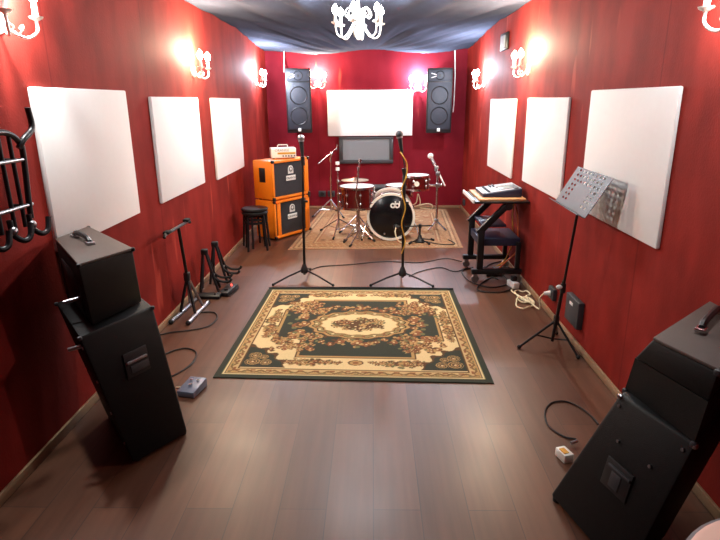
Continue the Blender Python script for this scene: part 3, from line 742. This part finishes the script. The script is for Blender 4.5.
for x, z in ((.6, .575), (.815, .575), (.815, .12), (.815, .72)):
    MB().box((x, 7.11 if x > .7 else 7.085, z), (.05, .05, .055), None, .008).build('clamp', 'steel', t)
MB().tube([(.815, 7.12, .12), (.70, 6.98, .02)], .011, 8).tube([(.815, 7.12, .12), (.93, 6.98, .02)], .011, 8).tube([(.815, 7.12, .12), (.83, 7.34, .02)], .011, 8).build('foot_frame', 'chrome', t)
t = thing('overhead_microphone', 'white boom microphone angled above the small tom at right', 'microphone', (.815, 7.12, .7))
a, b = wy(430.5, 156, 7.2), wy(445, 186, 7.05)
MB().cyl(a, b, .010).build('boom', 'whitepl', t); MB().sph(a, .036, seg=16).build('ball_grille', 'whitepl', t)
MB().box(a.lerp(b, .42), (.05, .06, .07), None, .01).build('boom_clamp', 'steel', t)
MB().cyl(a.lerp(b, .05), a.lerp(b, .3), .02, seg=12).build('body', 'steel', t)
MB().cyl((.815, 7.12, .74), a.lerp(b, .42), .010).build('rod', 'chrome', t)
# bass drum mic on a low stand
KB = (.55, 6.44)
t = thing('low_microphone_stand', 'low black stand with horizontal arm reaching into bass drum', 'microphone stand', (*KB, .006))
MB().lathe([(0, .006), (.062, .006), (.062, .02), (.03, .05), (.02, .09), (0, .09)], (KB[0], KB[1], 0), seg=24).build('base', 'plastic', t)
MB().cyl((*KB, .06), (*KB, .2), .01).build('pole', 'black', t)
MB().cyl((.29, 6.47, .184), (.70, 6.43, .205), .008).build('arm', 'black', t)
MB().box((*KB, .195), (.035, .035, .05), None, .006).build('arm_clamp', 'plastic', t)
MB().cyl((.262, 6.474, .182), (.30, 6.469, .185), .02, seg=14).build('microphone_capsule', 'dgrey', t)
tripod(t, KB, .05, .17, 'black', (.3, 3.9, 5.3), .007, False)
MB().tube([(.27, 6.46, .18), (.262, 6.43, .12), (.285, 6.40, .05), (.34, 6.38, .012), (.44, 6.36, .010)], .007, 6, 8).build('microphone_cable', 'cream', label='cream cable hanging from the bass drum port', cat='cable')
pts = [wy(x, y, 7.3) for x, y in ((409, 206), (416, 203), (418, 194), (420, 204), (412, 207), (425, 204), (432, 205), (431, 209), (420, 208))]
MB().tube(pts, .0075, 6, 6).build('looped_cable', 'cream', label='cream cable looped under the small tom', cat='cable')
# ------------------------------------------------------------------ cart with mixer
t = thing('mixer_cart', 'black wheeled equipment cart with tan top against right wall', 'cart', (1.13, 5.16, 0))
YN, YFR = 4.92, 5.42
MB().mm((.885, 4.86, .735), (1.362, 5.47, .752), .004).build('top_frame', 'black', t)
MB().mm((.872, 4.87, .736), (.888, 5.46, .768), .003).build('front_lip_highlight', 'whitepl', t)  # lip coloured white to stand in for the highlight along its edge
MB().mm((.93, 4.88, .752), (1.335, 5.44, .772), .004).build('top_board', 'tan', t)
for y in (YN, YFR):
    sf = MB().mm((.895, y-.03, .085), (1.345, y+.03, .13), .006).build('foot_bar', 'black', t)
    MB().mm((.94, y-.026, .13), (.995, y+.026, .49), .006).build('front_post', 'black', t)
    MB().box((1.075, y, .605), (.40, .05, .055), Matrix.Rotation(-math.atan2(.25, .24), 3, 'Y'), .006).build('slanted_arm', 'black', t)
    MB().cyl((1.19, y-.034, .705), (1.19, y+.034, .705), .034, seg=20).build('arm_joint', 'plastic', t)
    MB().mm((1.285, y-.02, .13), (1.325, y+.02, .38), .006).build('rear_post', 'black', t)
    for x in (.93, 1.315):
        c = MB().cyl((x, y-.014, .036), (x, y+.014, .036), .034, seg=20).build('caster', 'steel', t)
        MB().mm((x-.02, y-.022, .05), (x+.02, y+.022, .088), .004).build('caster_fork', 'steel', c)
MB().mm((.955, YN+.03, .335), (1.325, YFR-.03, .405), .006).build('lower_shelf', 'navy', t)
MB().mm((.985, YN+.06, .50), (1.20, YFR-.02, .525), .006).build('upper_shelf', 'navy', t)
# the mixer on top: a wedge, higher at the wall
my0, my1 = 4.97, 5.36
m = thing('mixing_console', 'grey mixing console with navy sides on the tan cart top', 'mixer', (1.13, 5.16, .772))
MB().prism([(.975, my0, .774), (1.315, my0, .774), (1.315, my0, .846), (.975, my0, .798)], (0, my1-my0, 0), .004).build('body', 'navy', m)
n_ = V((-.048, 0, .34)).normalized(); ux = V((.34, 0, .048)).normalized()
o0 = V((.975, my0, .799))
MB().hexa([o0+V((0, .008, 0)), o0+ux*.34+V((0, .008, 0)), o0+ux*.34+V((0, .382, 0)), o0+V((0, .382, 0))], [o0+V((0, .008, 0))+n_*.006, o0+ux*.34+V((0, .008, 0))+n_*.006, o0+ux*.34+V((0, .382, 0))+n_*.006, o0+V((0, .382, 0))+n_*.006]).build('face_plate', 'mixer', m)
rt = Matrix((( ux.x, 0, n_.x), (ux.y, 1, n_.y), (ux.z, 0, n_.z)))
MB().box(o0+ux*.22+V((0, .16, 0))+n_*.008, (.13, .17, .006), rt, .002).build('display', 'screen', m)
for i in range(8): MB().box(o0+ux*.06+V((0, .04+i*.042, 0))+n_*.011, (.022, .01, .012), rt, .002).build('fader_cap', 'knob', m)
for i in range(6):
    for j in range(2):
        c = o0+ux*(.12+j*.03)+V((0, .27+i*.018, 0))+n_*.006; MB().cyl(c, c+n_*.012, .006, seg=10).build('rotary_knob', 'knob', m)
MB().box(o0+ux*.30+V((0, .12, 0))+n_*.010, (.04, .2, .006), rt, .002).build('meter_strip', 'knob', m)
# things under and behind the cart
for i, (x, y, s, lab) in enumerate(((1.12, 5.12, (.10, .07, .05), 'black power adapter on floor under cart, in the middle'), (1.2, 5.2, (.08, .09, .06), 'black power adapter on floor under cart, nearest the wall'), (1.06, 5.26, (.07, .08, .05), 'black power adapter on floor under cart, toward the drum kit'))):
    t = thing('power_adapter', lab, 'adapter', (x, y, 0), group='adapters under the cart')
    MB().box((x, y, s[2]/2), s, Matrix.Rotation(i*.6, 3, 'Z'), .008).build('case', 'plastic', t); MB().box((x, y, s[2]+.002), (.05, .03, .004), Matrix.Rotation(i*.6, 3, 'Z')).build('sticker', 'grey', t)
def floor_cable(pts, r, m, label, name='floor_cable', z=None, group=None):
    z = r+.001 if z is None else z
    return MB().tube([fl(x, y) + V((0, 0, z)) if len(p_) == 2 else V(p_) for p_ in pts for x, y in [p_[:2]]], r, 6, 8).build(name, m, label=label, cat='cable', group=group)
MB().tube([(1.30, 5.3, .77), (1.34, 5.2, .6), (1.335, 5.1, .45), (1.345, 5.12, .25), (1.25, 5.1, .15), (1.20, 5.15, .07)], .007, 6, 8).build('hanging_cable', 'orangecable', label='orange cable hanging behind the cart by right wall', cat='cable')
MB().tube([(1.345, 5.35, .72), (1.33, 5.3, .52), (1.34, 5.28, .3), (1.28, 5.3, .1), (1.2, 5.34, .02)], .006, 6, 8).build('hanging_cable', 'yellow', label='yellow cable hanging at the far side of the cart', cat='cable')
floor_cable([(473, 268), (462, 272), (470, 282), (490, 288), (508, 284), (500, 275), (483, 283), (478, 291), (500, 293), (516, 288)], .006, 'cable', 'black cable tangled on floor under the mixer cart')
floor_cable([(478, 264), (492, 270), (510, 268), (503, 262), (488, 266), (486, 274), (498, 280)], .006, 'cable', 'black cable coiled deep under the cart foot bars')
floor_cable([(312, 270), (322, 267), (350, 265), (385, 262), (420, 263), (445, 259), (462, 262)], .0045, 'cable', 'black cable across floor between left mic stand and cart')
floor_cable([(409, 277), (420, 272), (440, 268), (455, 272), (468, 268)], .0045, 'cable', 'black cable across floor between right mic stand and cart')
def drum_cable(pts, label):
    MB().tube([fl(*q, .0055)+V((0, 0, .0055)) for q in pts], .005, 6, 8).build('drum_cable', 'cable', label=label, cat='cable')
drum_cable([(419, 240), (430, 243), (445, 245), (455, 244), (448, 240)], 'black cable on the faded rug right of the low mic stand')

# ------------------------------------------------------------------ music stand
b = V((1.20, 3.50, 0)); hub = b+V((.012, -.005, .2)); top = V((1.19, 3.25, .985))
t = thing('music_stand', 'black tripod music stand with perforated grey desk by right wall', 'music stand', b)
MB().tube([b+V((0, 0, .05)), b.lerp(top, .5)+V((0, 0, .02))], .011, 10).build('lower_pole', 'black', t)
md = b.lerp(top, .47)
MB().cyl(md, top, .008).build('upper_pole', 'black', t)
MB().cyl(md-V((0, 0, .03)), md+V((0, 0, .03)), .017, seg=12).build('pole_clamp', 'plastic', t)
MB().sph(md+V((-.03, -.015, .01)), .017, (1.2, .8, .9), 10).build('clamp_screw', 'whitepl', t, label='white clamp screw')
MB().cyl(hub-V((0, 0, .03)), hub+V((0, 0, .03)), .019, seg=12).build('leg_collar', 'plastic', t)
for f in (fl(519, 348.5), fl(578, 359), V((1.30, 3.72, 0))):
    l = MB().tube([hub, f+V((0, 0, .012))], .008, 8).tube([b+V((0, 0, .065)), hub.lerp(f, .52)], .006, 6).build('leg', 'black', t)
    MB().sph(f+V((0, 0, .013)), .014, seg=10).build('rubber_foot', 'rubber', l)
# desk: a plate with rows of round holes cut right through
ZT, ZB = 1.2, .975
TL, TR, BRr, BL = fl(579, 166.6, ZT), fl(613, 178.7, ZT), fl(585.5, 219, ZB), fl(555, 201, ZB)
ex = ((TR-TL)+(BRr-BL))/2; ey = ((TL-BL)+(TR-BRr))/2; ce = (TL+TR+BRr+BL)/4
nn = ex.cross(ey).normalized()
P = lambda a, b_, c=0.: ce+ex*(a-.5)+ey*(b_-.5)+nn*c
mb = MB(); NX, NY = 10, 8
def cell(a0, a1, b0, b1, hole):
    K = 12
    if not hole:
        q4 = [mb.bm.verts.new(P(a, b_)) for a, b_ in ((a0, b0), (a1, b0), (a1, b1), (a0, b1))]; mb.bm.faces.new(q4); return
    outer, inner = [], []
    ca, cb = (a0+a1)/2, (b0+b1)/2
    for k_ in range(K):
        an = 2*PI*(k_+.5)/K; c, s = math.cos(an), math.sin(an); sc2 = 1/max(abs(c), abs(s))
        outer.append(mb.bm.verts.new(P(ca+c*sc2*(a1-a0)/2, cb+s*sc2*(b1-b0)/2)))
        inner.append(mb.bm.verts.new(P(ca+c*(a1-a0)*.27, cb+s*(b1-b0)*.27)))
    for k_ in range(K): mb.bm.faces.new((outer[k_], outer[(k_+1) % K], inner[(k_+1) % K], inner[k_]))
for i in range(NX):
    for j in range(NY):
        a0, a1, b0, b1 = i/NX, (i+1)/NX, j/NY, (j+1)/NY
        cell(a0, a1, b0, b1, hole=(0 < i < NX-1 and 0 < j and not (2 < i < 7 and j < 5) and not (j < 2 and 3 <= i <= 6)))
bmesh.ops.remove_doubles(mb.bm, verts=mb.bm.verts, dist=.0004)
dk = mb.build('desk', 'deskgrey', t)
for p_ in dk.data.polygons: p_.use_smooth = False
sm = dk.modifiers.new('thick', 'SOLIDIFY'); sm.thickness = .003
lip = MB(); lp = [P(0, 0), P(1, 0)]
lip.hexa([P(0, 0, 0), P(1, 0, 0), P(1, 0, .05), P(0, 0, .05)], [P(0, .012, 0), P(1, .012, 0), P(1, .012, .05), P(0, .012, .05)]).build('desk_lip', 'deskgrey', t)
MB().tube([P(.5, .45, -.012), P(.5, .1, -.015), top], .012, 8).build('desk_bracket', 'black', t)

# wall socket, plug cable, wall box, small sockets
t = thing('wall_box', 'dark grey box fixed low on right wall behind the music stand', 'wall box', (XR, 3.56, .14))
MB().mm((XR-.04, 3.44, .15), (XR, 3.68, .335), .006).build('case', 'dgrey', t); MB().mm((XR-.043, 3.54, .28), (XR-.04, 3.60, .30)).build('sticker', 'whitepl', t)
t = thing('wall_socket', 'black power socket low on right wall with a white plug in it', 'socket', (XR, 4.04, .14), group='low wall sockets')
MB().mm((XR-.03, 3.98, .155), (XR, 4.10, .245), .006).build('plate', 'dgrey', t)
t = thing('plug_cable', 'cream extension cable coiled on floor with plug in the right wall socket', 'cable', (1.2, 4.4, 0))
MB().cyl((XR-.03, 4.04, .2), (XR-.075, 4.05, .195), .02, .014, 14).build('plug', 'whitepl', t)
pts = [(XR-.075, 4.05, .195), (XR-.10, 4.06, .15), (XR-.085, 4.1, .05)]
for k in range(26):
    a = -1.0+k*.72; r = .085+.02*math.sin(k*1.7); pts.append((1.25+.03*math.sin(k*.31)+.75*r*math.cos(a), 4.45+.13*math.cos(k*.19)+1.25*r*math.sin(a), .007+.007*(k % 3)))
pts += [(1.2, 4.62, .014), (1.22, 4.68, .02)]
MB().tube(pts, .0065, 6, 6).build('cord', 'cream', t)
t = thing('power_strip', 'white multi-socket block at the foot of the cart', 'power strip', (1.25, 4.79, 0))
MB().box((1.245, 4.78, .03), (.06, .13, .055), Matrix.Rotation(.25, 3, 'Z'), .008).build('case', 'whitepl', t)
MB().box((1.25, 4.79, .08), (.045, .05, .045), Matrix.Rotation(.25, 3, 'Z'), .008).build('plug', 'plastic', t)
t = thing('wall_socket', 'small dark socket low on right wall near the back corner', 'socket', (XR, 8.35, .1), group='low wall sockets')
MB().mm((XR-.025, 8.28, .10), (XR, 8.40, .19), .005).build('plate', 'dgrey', t); MB().cyl((XR-.025, 8.34, .145), (XR-.03, 8.34, .145), .03).build('outlet', 'plastic', t)
for x, lab in ((-.78, 'dark socket low on back wall beside the orange cabinets, left of two'), (-.64, 'dark socket low on back wall, right of two by the chrome boom stand')):
    t = thing('wall_socket', lab, 'socket', (x, YB, .18), group='low wall sockets')
    MB().mm((x-.055, YB-.02, .185), (x+.055, YB, .275), .005).build('plate', 'dgrey', t); MB().cyl((x, YB-.02, .23), (x, YB-.025, .23), .03).build('outlet', 'plastic', t)

# ------------------------------------------------------------------ coat rack on the left wall
t = thing('coat_rack', 'black tubular coat rack with hooks on left wall at the frame edge', 'coat rack', (XL, 2.3, 1.05))
X0 = XL+.058
MB().tube([(X0, 1.75, 1.50), (X0, 2.22, 1.492), (X0, 2.34, 1.485), (X0, 2.405, 1.45), (X0, 2.425, 1.40), (X0, 2.405, 1.2), (X0, 2.40, 1.12)], .0125, 10, 6).build('outer_rail', 'black', t)
for z in (1.372, 1.178): MB().cyl((X0, 1.75, z), (X0, 2.425, z), .008).build('cross_rail', 'steel', t)
for y in (1.9, 2.0, 2.1, 2.2, 2.29, 2.36): MB().cyl((X0-.006, y, 1.09), (X0-.006, y-.005, 1.485), .009).build('slat', 'black', t)
for y in (1.9, 2.1, 2.25, 2.385):
    h = MB().tube([(X0, y, 1.14), (X0+.004, y+.005, 1.08), (X0+.03, y+.02, 1.05), (X0+.045, y+.05, 1.06), (X0+.045, y+.07, 1.115)], .012, 10, 6).build('hook', 'black', t)
    MB().sph((X0+.01, y, 1.095), .018, seg=10).build('hook_cap', 'steel', h)
for y in (2.05, 2.44):
    MB().tube([(X0, y-.04, 1.42), (X0+.012, y-.015, 1.455), (X0+.012, y+.06, 1.50), (X0+.012, y+.055, 1.585)], .013, 10, 6).build('upper_hook', 'black', t)
for y, z in ((1.95, 1.372), (2.37, 1.372), (1.95, 1.178), (2.37, 1.178)): MB().cyl((XL, y, z), (X0, y, z), .01).build('wall_spacer', 'black', t)

# ------------------------------------------------------------------ black amplifier stacks
def lerp4(q, s, t_): return V(q[0]).lerp(V(q[1]), s).lerp(V(q[3]).lerp(V(q[2]), s), t_)
def face_frame(q, s, t_):
    o_ = lerp4(q, s, t_); x = (lerp4(q, min(1, s+.1), t_)-lerp4(q, max(0, s-.1), t_)).normalized(); y = (lerp4(q, s, min(1, t_+.1))-lerp4(q, s, max(0, t_-.1))).normalized()
    z = x.cross(y).normalized(); y = z.cross(x); return o_, x, y, z, Matrix((x, y, z)).transposed()
def face_box(q, s, t_, size, out, m, name, parent, bev=.003, label=None):
    o_, x, y, z, rt_ = face_frame(q, s, t_)
    return MB().box(o_+z*out, size, rt_, bev).build(name, m, parent, label=label)
def strap(p0, p1, parent, metal='steel'):
    p0, p1 = V(p0), V(p1); d = (p1-p0).normalized()
    h_ = MB()
    h_.tube([p0+V((0, 0, .012)), p0.lerp(p1, .2)+V((0, 0, .028)), p0.lerp(p1, .8)+V((0, 0, .028)), p1+V((0, 0, .012))], .0125, 8, 5); hh = h_.build('handle', 'leather', parent)
    for p_ in (p0, p1): MB().box(p_+V((0, 0, .007)), (.045, .035, .015), Matrix.Rotation(math.atan2(d.y, d.x), 3, 'Z'), .004).build('handle_cap', metal, hh)
def cornercaps(pts, parent, m, s=.02):
    c = sum((V(p) for p in pts), V())/len(pts)
    for p in pts: MB().box(V(p).lerp(c, .012)-V((0, 0, s/2-.001)), (s, s, s), Matrix.Rotation(.5, 3, 'Z'), .008).build('corner_cap', m, parent)
# left, lower cabinet: near / far / back-far / back-near
lb = [(-1.10, 2.20, .0), (-.93, 2.45, .0), (-1.26, 2.86, .0), (-1.42, 2.62, .0)]
lt = [(-1.209, 2.111, .68), (-1.040, 2.476, .68), (-1.37, 2.88, .68), (-1.535, 2.53, .68)]
lb = [(x, y, .012) for x, y, z in lb]
t = thing('bass_cabinet', 'tall black speaker cabinet standing on floor at left wall', 'speaker cabinet', (-1.2, 2.5, 0))
MB().hexa(lb, lt, .012).build('shell', 'tolex', t)
for p_ in lb: MB().cyl(V(p_).lerp(V((-1.17, 2.53, .012)), .14)-V((0, 0, .012)), V(p_).lerp(V((-1.17, 2.53, .012)), .14)+V((0, 0, .004)), .02).build('foot', 'rubber', t)
q = [lb[0], lb[1], lt[1], lt[0]]
face_box(q, .55, .68, (.13, .12, .006), .002, 'plastic', 'side_handle', t)
face_box(q, .55, .70, (.11, .012, .012), .008, 'steel', 'handle_bar', t, label='steel handle bar')
face_box(q, .57, .645, (.10, .035, .004), .006, 'dgrey', 'handle_plate', t)
qb = [lb[3], lb[0], lt[0], lt[3]]
for tt in (.15, .4, .65, .9):
    o_, x, y, z, rt_ = face_frame(qb, .94, tt); MB().cyl(o_, o_+z*.006, .007, seg=10).build('screw', 'steel', t)
for s_, tt in ((.82, .88),):
    o_, x, y, z, rt_ = face_frame(qb, s_, tt)
    MB().cyl(o_, o_+z*.05-x*.02, .009, seg=10).build('jack_plug', 'steel', t)
cornercaps([lt[0], lt[1], lt[3]], t, 'dgrey')
# left, upper amplifier
ub = [(-1.198, 2.210, .6815), (-1.105, 2.515, .6815), (-1.50, 2.885, .6815), (-1.525, 2.61, .6815)]
ut = [(-1.189, 2.154, .98), (-1.074, 2.419, .98), (-1.505, 2.885, .98), (-1.526, 2.60, .98)]
t = thing('guitar_amplifier', 'black box amplifier with top strap handle on left cabinet', 'amplifier', (-1.33, 2.5, .6815))
MB().hexa([V(p_)+V((0, 0, .006)) for p_ in ub], [V(p_)-V((0, 0, .012)) for p_ in ut], .01).build('shell', 'tolex', t)
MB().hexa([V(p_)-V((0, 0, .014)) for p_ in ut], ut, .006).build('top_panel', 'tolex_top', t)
strap(fl(75, 237, .98), fl(90, 244.5, .98), t, 'steel')
strap_q = [ub[3], ub[0], ut[0], ut[3]]
face_box(strap_q, .5, .45, (.3, .18, .008), .001, 'plastic', 'back_panel', t)
o_, x, y, z, rt_ = face_frame(strap_q, .74, .34); MB().cyl(o_, o_+z*.07, .009, seg=10).build('jack_plug', 'steel', t)
cornercaps([ut[0], ut[1], ut[2]], t, 'plastic')
for p_ in ub: MB().cyl(V(p_).lerp(V((-1.33, 2.56, .6815)), .15)-V((0, 0, .0005)), V(p_).lerp(V((-1.33, 2.56, .6815)), .15)+V((0, 0, .01)), .018).build('foot', 'rubber', t)
# right, lower cabinet
rb = [(.74, 2.0, .012), (.86, 1.562, .012), (1.10, 1.77, .012), (1.0, 2.2, .012)]
rt4 = [(.898, 1.851, .57), (1.002, 1.54, .57), (1.31, 1.80, .57), (1.235, 2.16, .57)]
t = thing('bass_cabinet', 'black slanted speaker cabinet on floor at right front corner', 'speaker cabinet', (.98, 1.85, 0))
MB().hexa(rb, rt4, .012).build('shell', 'tolex', t)
for p_ in rb: MB().cyl(V(p_).lerp(V((.93, 1.88, .012)), .14)-V((0, 0, .012)), V(p_).lerp(V((.93, 1.88, .012)), .14)+V((0, 0, .004)), .02).build('foot', 'rubber', t)
q = [rb[0], rb[1], rt4[1], rt4[0]]
face_box(q, .5, .50, (.13, .11, .006), .002, 'plastic', 'side_handle', t)
face_box(q, .5, .555, (.11, .01, .012), .008, 'dgrey', 'handle_bar', t)
face_box(q, .5, .48, (.05, .06, .004), .006, 'dgrey', 'jack_plate', t)
for s_, tt in ((.3, .72), (.72, .72), (.08, .93), (.92, .93)):
    o_, x, y, z, rt_ = face_frame(q, s_, tt); MB().cyl(o_, o_+z*.006, .006, seg=10).build('screw', 'steel', t)
cornercaps([rt4[0], rt4[1]], t, 'steel')
# right, upper amplifier
R0 = [(.932, 1.888, .572), (.927, 1.838, .72), (.942, 1.77, .83)]
N0 = [(1.0, 1.545, .572), (1.012, 1.535, .72), (1.025, 1.534, .83)]
BF = [(1.29, 2.2, .572), (1.31, 2.17, .72), (1.335, 2.13, .83)]
BN = [(1.34, 1.86, .572), (1.345, 1.85, .72), (1.352, 1.84, .83)]
t = thing('guitar_amplifier', 'brown-topped black amplifier with metal-ended handle at right front corner', 'amplifier', (1.14, 1.85, .572))
MB().hexa([R0[0], N0[0], BN[0], BF[0]], [R0[1], N0[1], BN[1], BF[1]]).hexa([R0[1], N0[1], BN[1], BF[1]], [V(p_)-V((0, 0, .012)) for p_ in (R0[2], N0[2], BN[2], BF[2])], .008).build('shell', 'tolex', t)
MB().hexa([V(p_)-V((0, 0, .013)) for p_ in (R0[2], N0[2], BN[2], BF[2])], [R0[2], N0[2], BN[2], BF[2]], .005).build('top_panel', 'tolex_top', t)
strap(fl(701, 331, .836), fl(719, 313, .836), t, 'chrome')
cornercaps([N0[2], N0[0], R0[0]], t, 'dgrey', .022)
# unidentified pale pink shape at the corner, built as a round stool
t = thing('stool', 'unidentified pale pink shape with grey rim, built as a stool, at the bottom right corner', 'stool', (1.02, .95, 0))
MB().lathe([(0, .50), (.30, .50), (.318, .512), (.318, .535), (.30, .548), (0, .552)], (1.02, .95, 0), seg=48).build('seat', 'pink', t)
MB().lathe([(.312, .502), (.328, .506), (.328, .53), (.312, .534)], (1.02, .95, 0), seg=48, closed=True).build('rim', 'grey', t)
for k in range(4):
    a = PI/4+k*PI/2; MB().tube([(1.02+.2*math.cos(a), .95+.2*math.sin(a), .5), (1.02+.25*math.cos(a), .95+.25*math.sin(a), 0)], .014, 10).build('leg', 'black', t)

# ------------------------------------------------------------------ low stand, guitar stands and pedals at the left wall
t = thing('keyboard_stand', 'black T-topped stand with parallel floor tubes at left wall', 'stand', (-1.45, 4.2, 0))
F1, F2 = [fl(169, 322, .016), fl(196, 299, .016)], [fl(188, 323, .016), fl(208, 302, .016)]
for P_ in (F1, F2):
    P_[0].x = max(P_[0].x, XL+.035); P_[1].x = max(P_[1].x, XL+.035)
    ft = MB().cyl(P_[0], P_[1], .016).build('floor_tube', 'steel', t)
    for e_ in P_: MB().sph(e_, .019, seg=10).build('end_cap', 'rubber', ft)
jt = V((-1.45, 4.16, .30)); tp = V((-1.45, 4.08, .705))
MB().cyl(jt, tp, .012).build('pole', 'black', t)
MB().box(jt, (.045, .05, .07), None, .01).build('joint', 'plastic', t)
for P_ in (F1, F2):
    MB().cyl(jt, P_[0].lerp(P_[1], .35), .0115).build('leg', 'black', t); MB().cyl(jt, P_[0].lerp(P_[1], .75), .0115).build('leg', 'steel', t)
MB().tube([V((-1.45, 3.78, .70)), V((-1.45, 3.80, .715)), V((-1.45, 4.08, .712)), V((-1.45, 4.33, .705)), V((-1.45, 4.35, .69))], .012, 8).build('cross_bar', 'black', t)
for y in (3.85, 4.28): MB().box((-1.45, y, .724), (.045, .07, .02), None, .006).build('pad', 'rubber', t)

def make_gs(label):
    t = thing('guitar_stand', label, 'guitar stand', group='folding guitar stands')
    MB().box((0, 0, .365), (.05, .06, .05), None, .01).build('hinge', 'plastic', t, True)
    for s in (-1, 1):
        f = MB().tube([(s*.012, -.01, .365), (s*.06, -.07, .12), (s*.075, -.10, .012)], .012, 8).build('front_leg', 'black', t, True)
        MB().tube([(s*.055, -.06, .15), (s*.06, -.12, .11), (s*.07, -.19, .105), (s*.075, -.215, .13)], .011, 8, 5).build('cradle_arm', 'rubber', f, True)
        MB().tube([(s*.012, .012, .365), (s*.085, .055, .012)], .012, 8).build('rear_leg', 'black', t, True)
    MB().cyl((-.055, -.06, .15), (.055, -.06, .15), .009).build('cross_bar', 'black', t, True)
    return t
g = make_gs('black folding guitar stand beside the T-topped stand, nearer of two'); g.location = (-1.452, 4.66, 0); g.rotation_euler = (0, 0, PI/2+.2)
dup(g, (-1.435, 4.93, 0), PI/2+.1, 'black folding guitar stand farther along left wall, toward the stool')
def pedal(name, label, c, size, rz, mtl, details):
    t = thing(name, label, 'pedal', c, rz)
    w, d, h = size
    MB().prism([(-w/2, -d/2, .004), (-w/2, d/2, .004), (-w/2, d/2, h), (-w/2, -d/2, h*.7)], (w, 0, 0), .004).build('case', mtl, t, True)
    for x in (-w*.4, w*.4):
        for y in (-d*.4, d*.4): MB().cyl((x, y, 0), (x, y, .006), .006, seg=8).build('foot', 'rubber', t, True)
    for i, (x, y, r, m_, nm) in enumerate(details):
        MB().cyl((x*w, y*d, h*.7), (x*w, y*d, h*(.85+.15*y)+.012), r, seg=12).build(nm, m_, t, True)
    return t
pedal('effects_pedal', 'black pedal with red light on floor before the guitar stands', (-1.265, 4.64, 0), (.09, .22, .05), -.2, 'plastic', [(0, .3, .005, 'led', 'indicator_light'), (0, -.2, .016, 'rubber', 'footswitch')])
pedal('pedal_bar', 'long low black pedal between the wall and guitar stands', (-1.405, 4.50, 0), (.21, .07, .04), 0, 'plastic', [(.3, 0, .01, 'steel', 'footswitch')])
pedal('footswitch', 'grey-blue metal footswitch box on floor beside black amplifier stack', (-1.043, 2.89, 0), (.105, .155, .055), -.22, 'pedal', [(-.2, .22, .009, 'chrome', 'switch_button'), (.2, .22, .009, 'chrome', 'switch_button'), (0, -.1, .012, 'chrome', 'switch_button')])
t = thing('plug_box', 'small pale metal adapter box on floor beside right cabinet', 'adapter', (.895, 2.265, 0))
MB().box((.885, 2.27, .022), (.05, .075, .044), Matrix.Rotation(.3, 3, 'Z'), .006).build('case', 'whitemet', t); MB().box((.88, 2.265, .046), (.025, .04, .004), Matrix.Rotation(.3, 3, 'Z')).build('label_strip', 'gold', t)
floor_cable([(576, 440), (563, 437), (548, 426), (545, 413), (551, 404), (564, 402), (578, 407), (590, 416), (598, 425)], .0045, 'cable', 'black cable looping on floor beside right cabinet')
MB().tube([fl(571, 443, .02), fl(577, 441, .02)], .008, 8).build('cable_plug', 'steel', label='silver jack plug lying on floor by right cabinet', cat='plug')
floor_cable([(158, 336), (172, 333), (190, 331), (208, 327), (217, 319), (214, 313), (200, 313)], .005, 'cable', 'black cable curving out from the T-topped stand')
floor_cable([(160, 358), (172, 352), (186, 349), (196, 353), (193, 363), (183, 371), (172, 377)], .005, 'cable', 'black cable loop on floor above the footswitch')
floor_cable([(176, 388), (182, 388), (187, 387)], .004, 'cream', 'short pale cable into the side of footswitch')
floor_cable([(228, 291), (233, 286), (239, 288), (230, 297)], .0035, 'cable', 'thin black cable at the red-lit pedal')

# ------------------------------------------------------------------ render settings
w = bpy.data.worlds.new('world'); S.world = w; w.use_nodes = True
w.node_tree.nodes['Background'].inputs[0].default_value = (.02, .02, .025, 1)
vs = S.view_settings
vs.view_transform = 'Standard'; vs.look = 'None'; vs.gamma = 1; vs.use_curve_mapping = False; vs.exposure = 1.85
S.cycles.use_denoising = True
S.cycles.max_bounces = 8; S.cycles.diffuse_bounces = 5
S.cycles.sample_clamp_indirect = 6
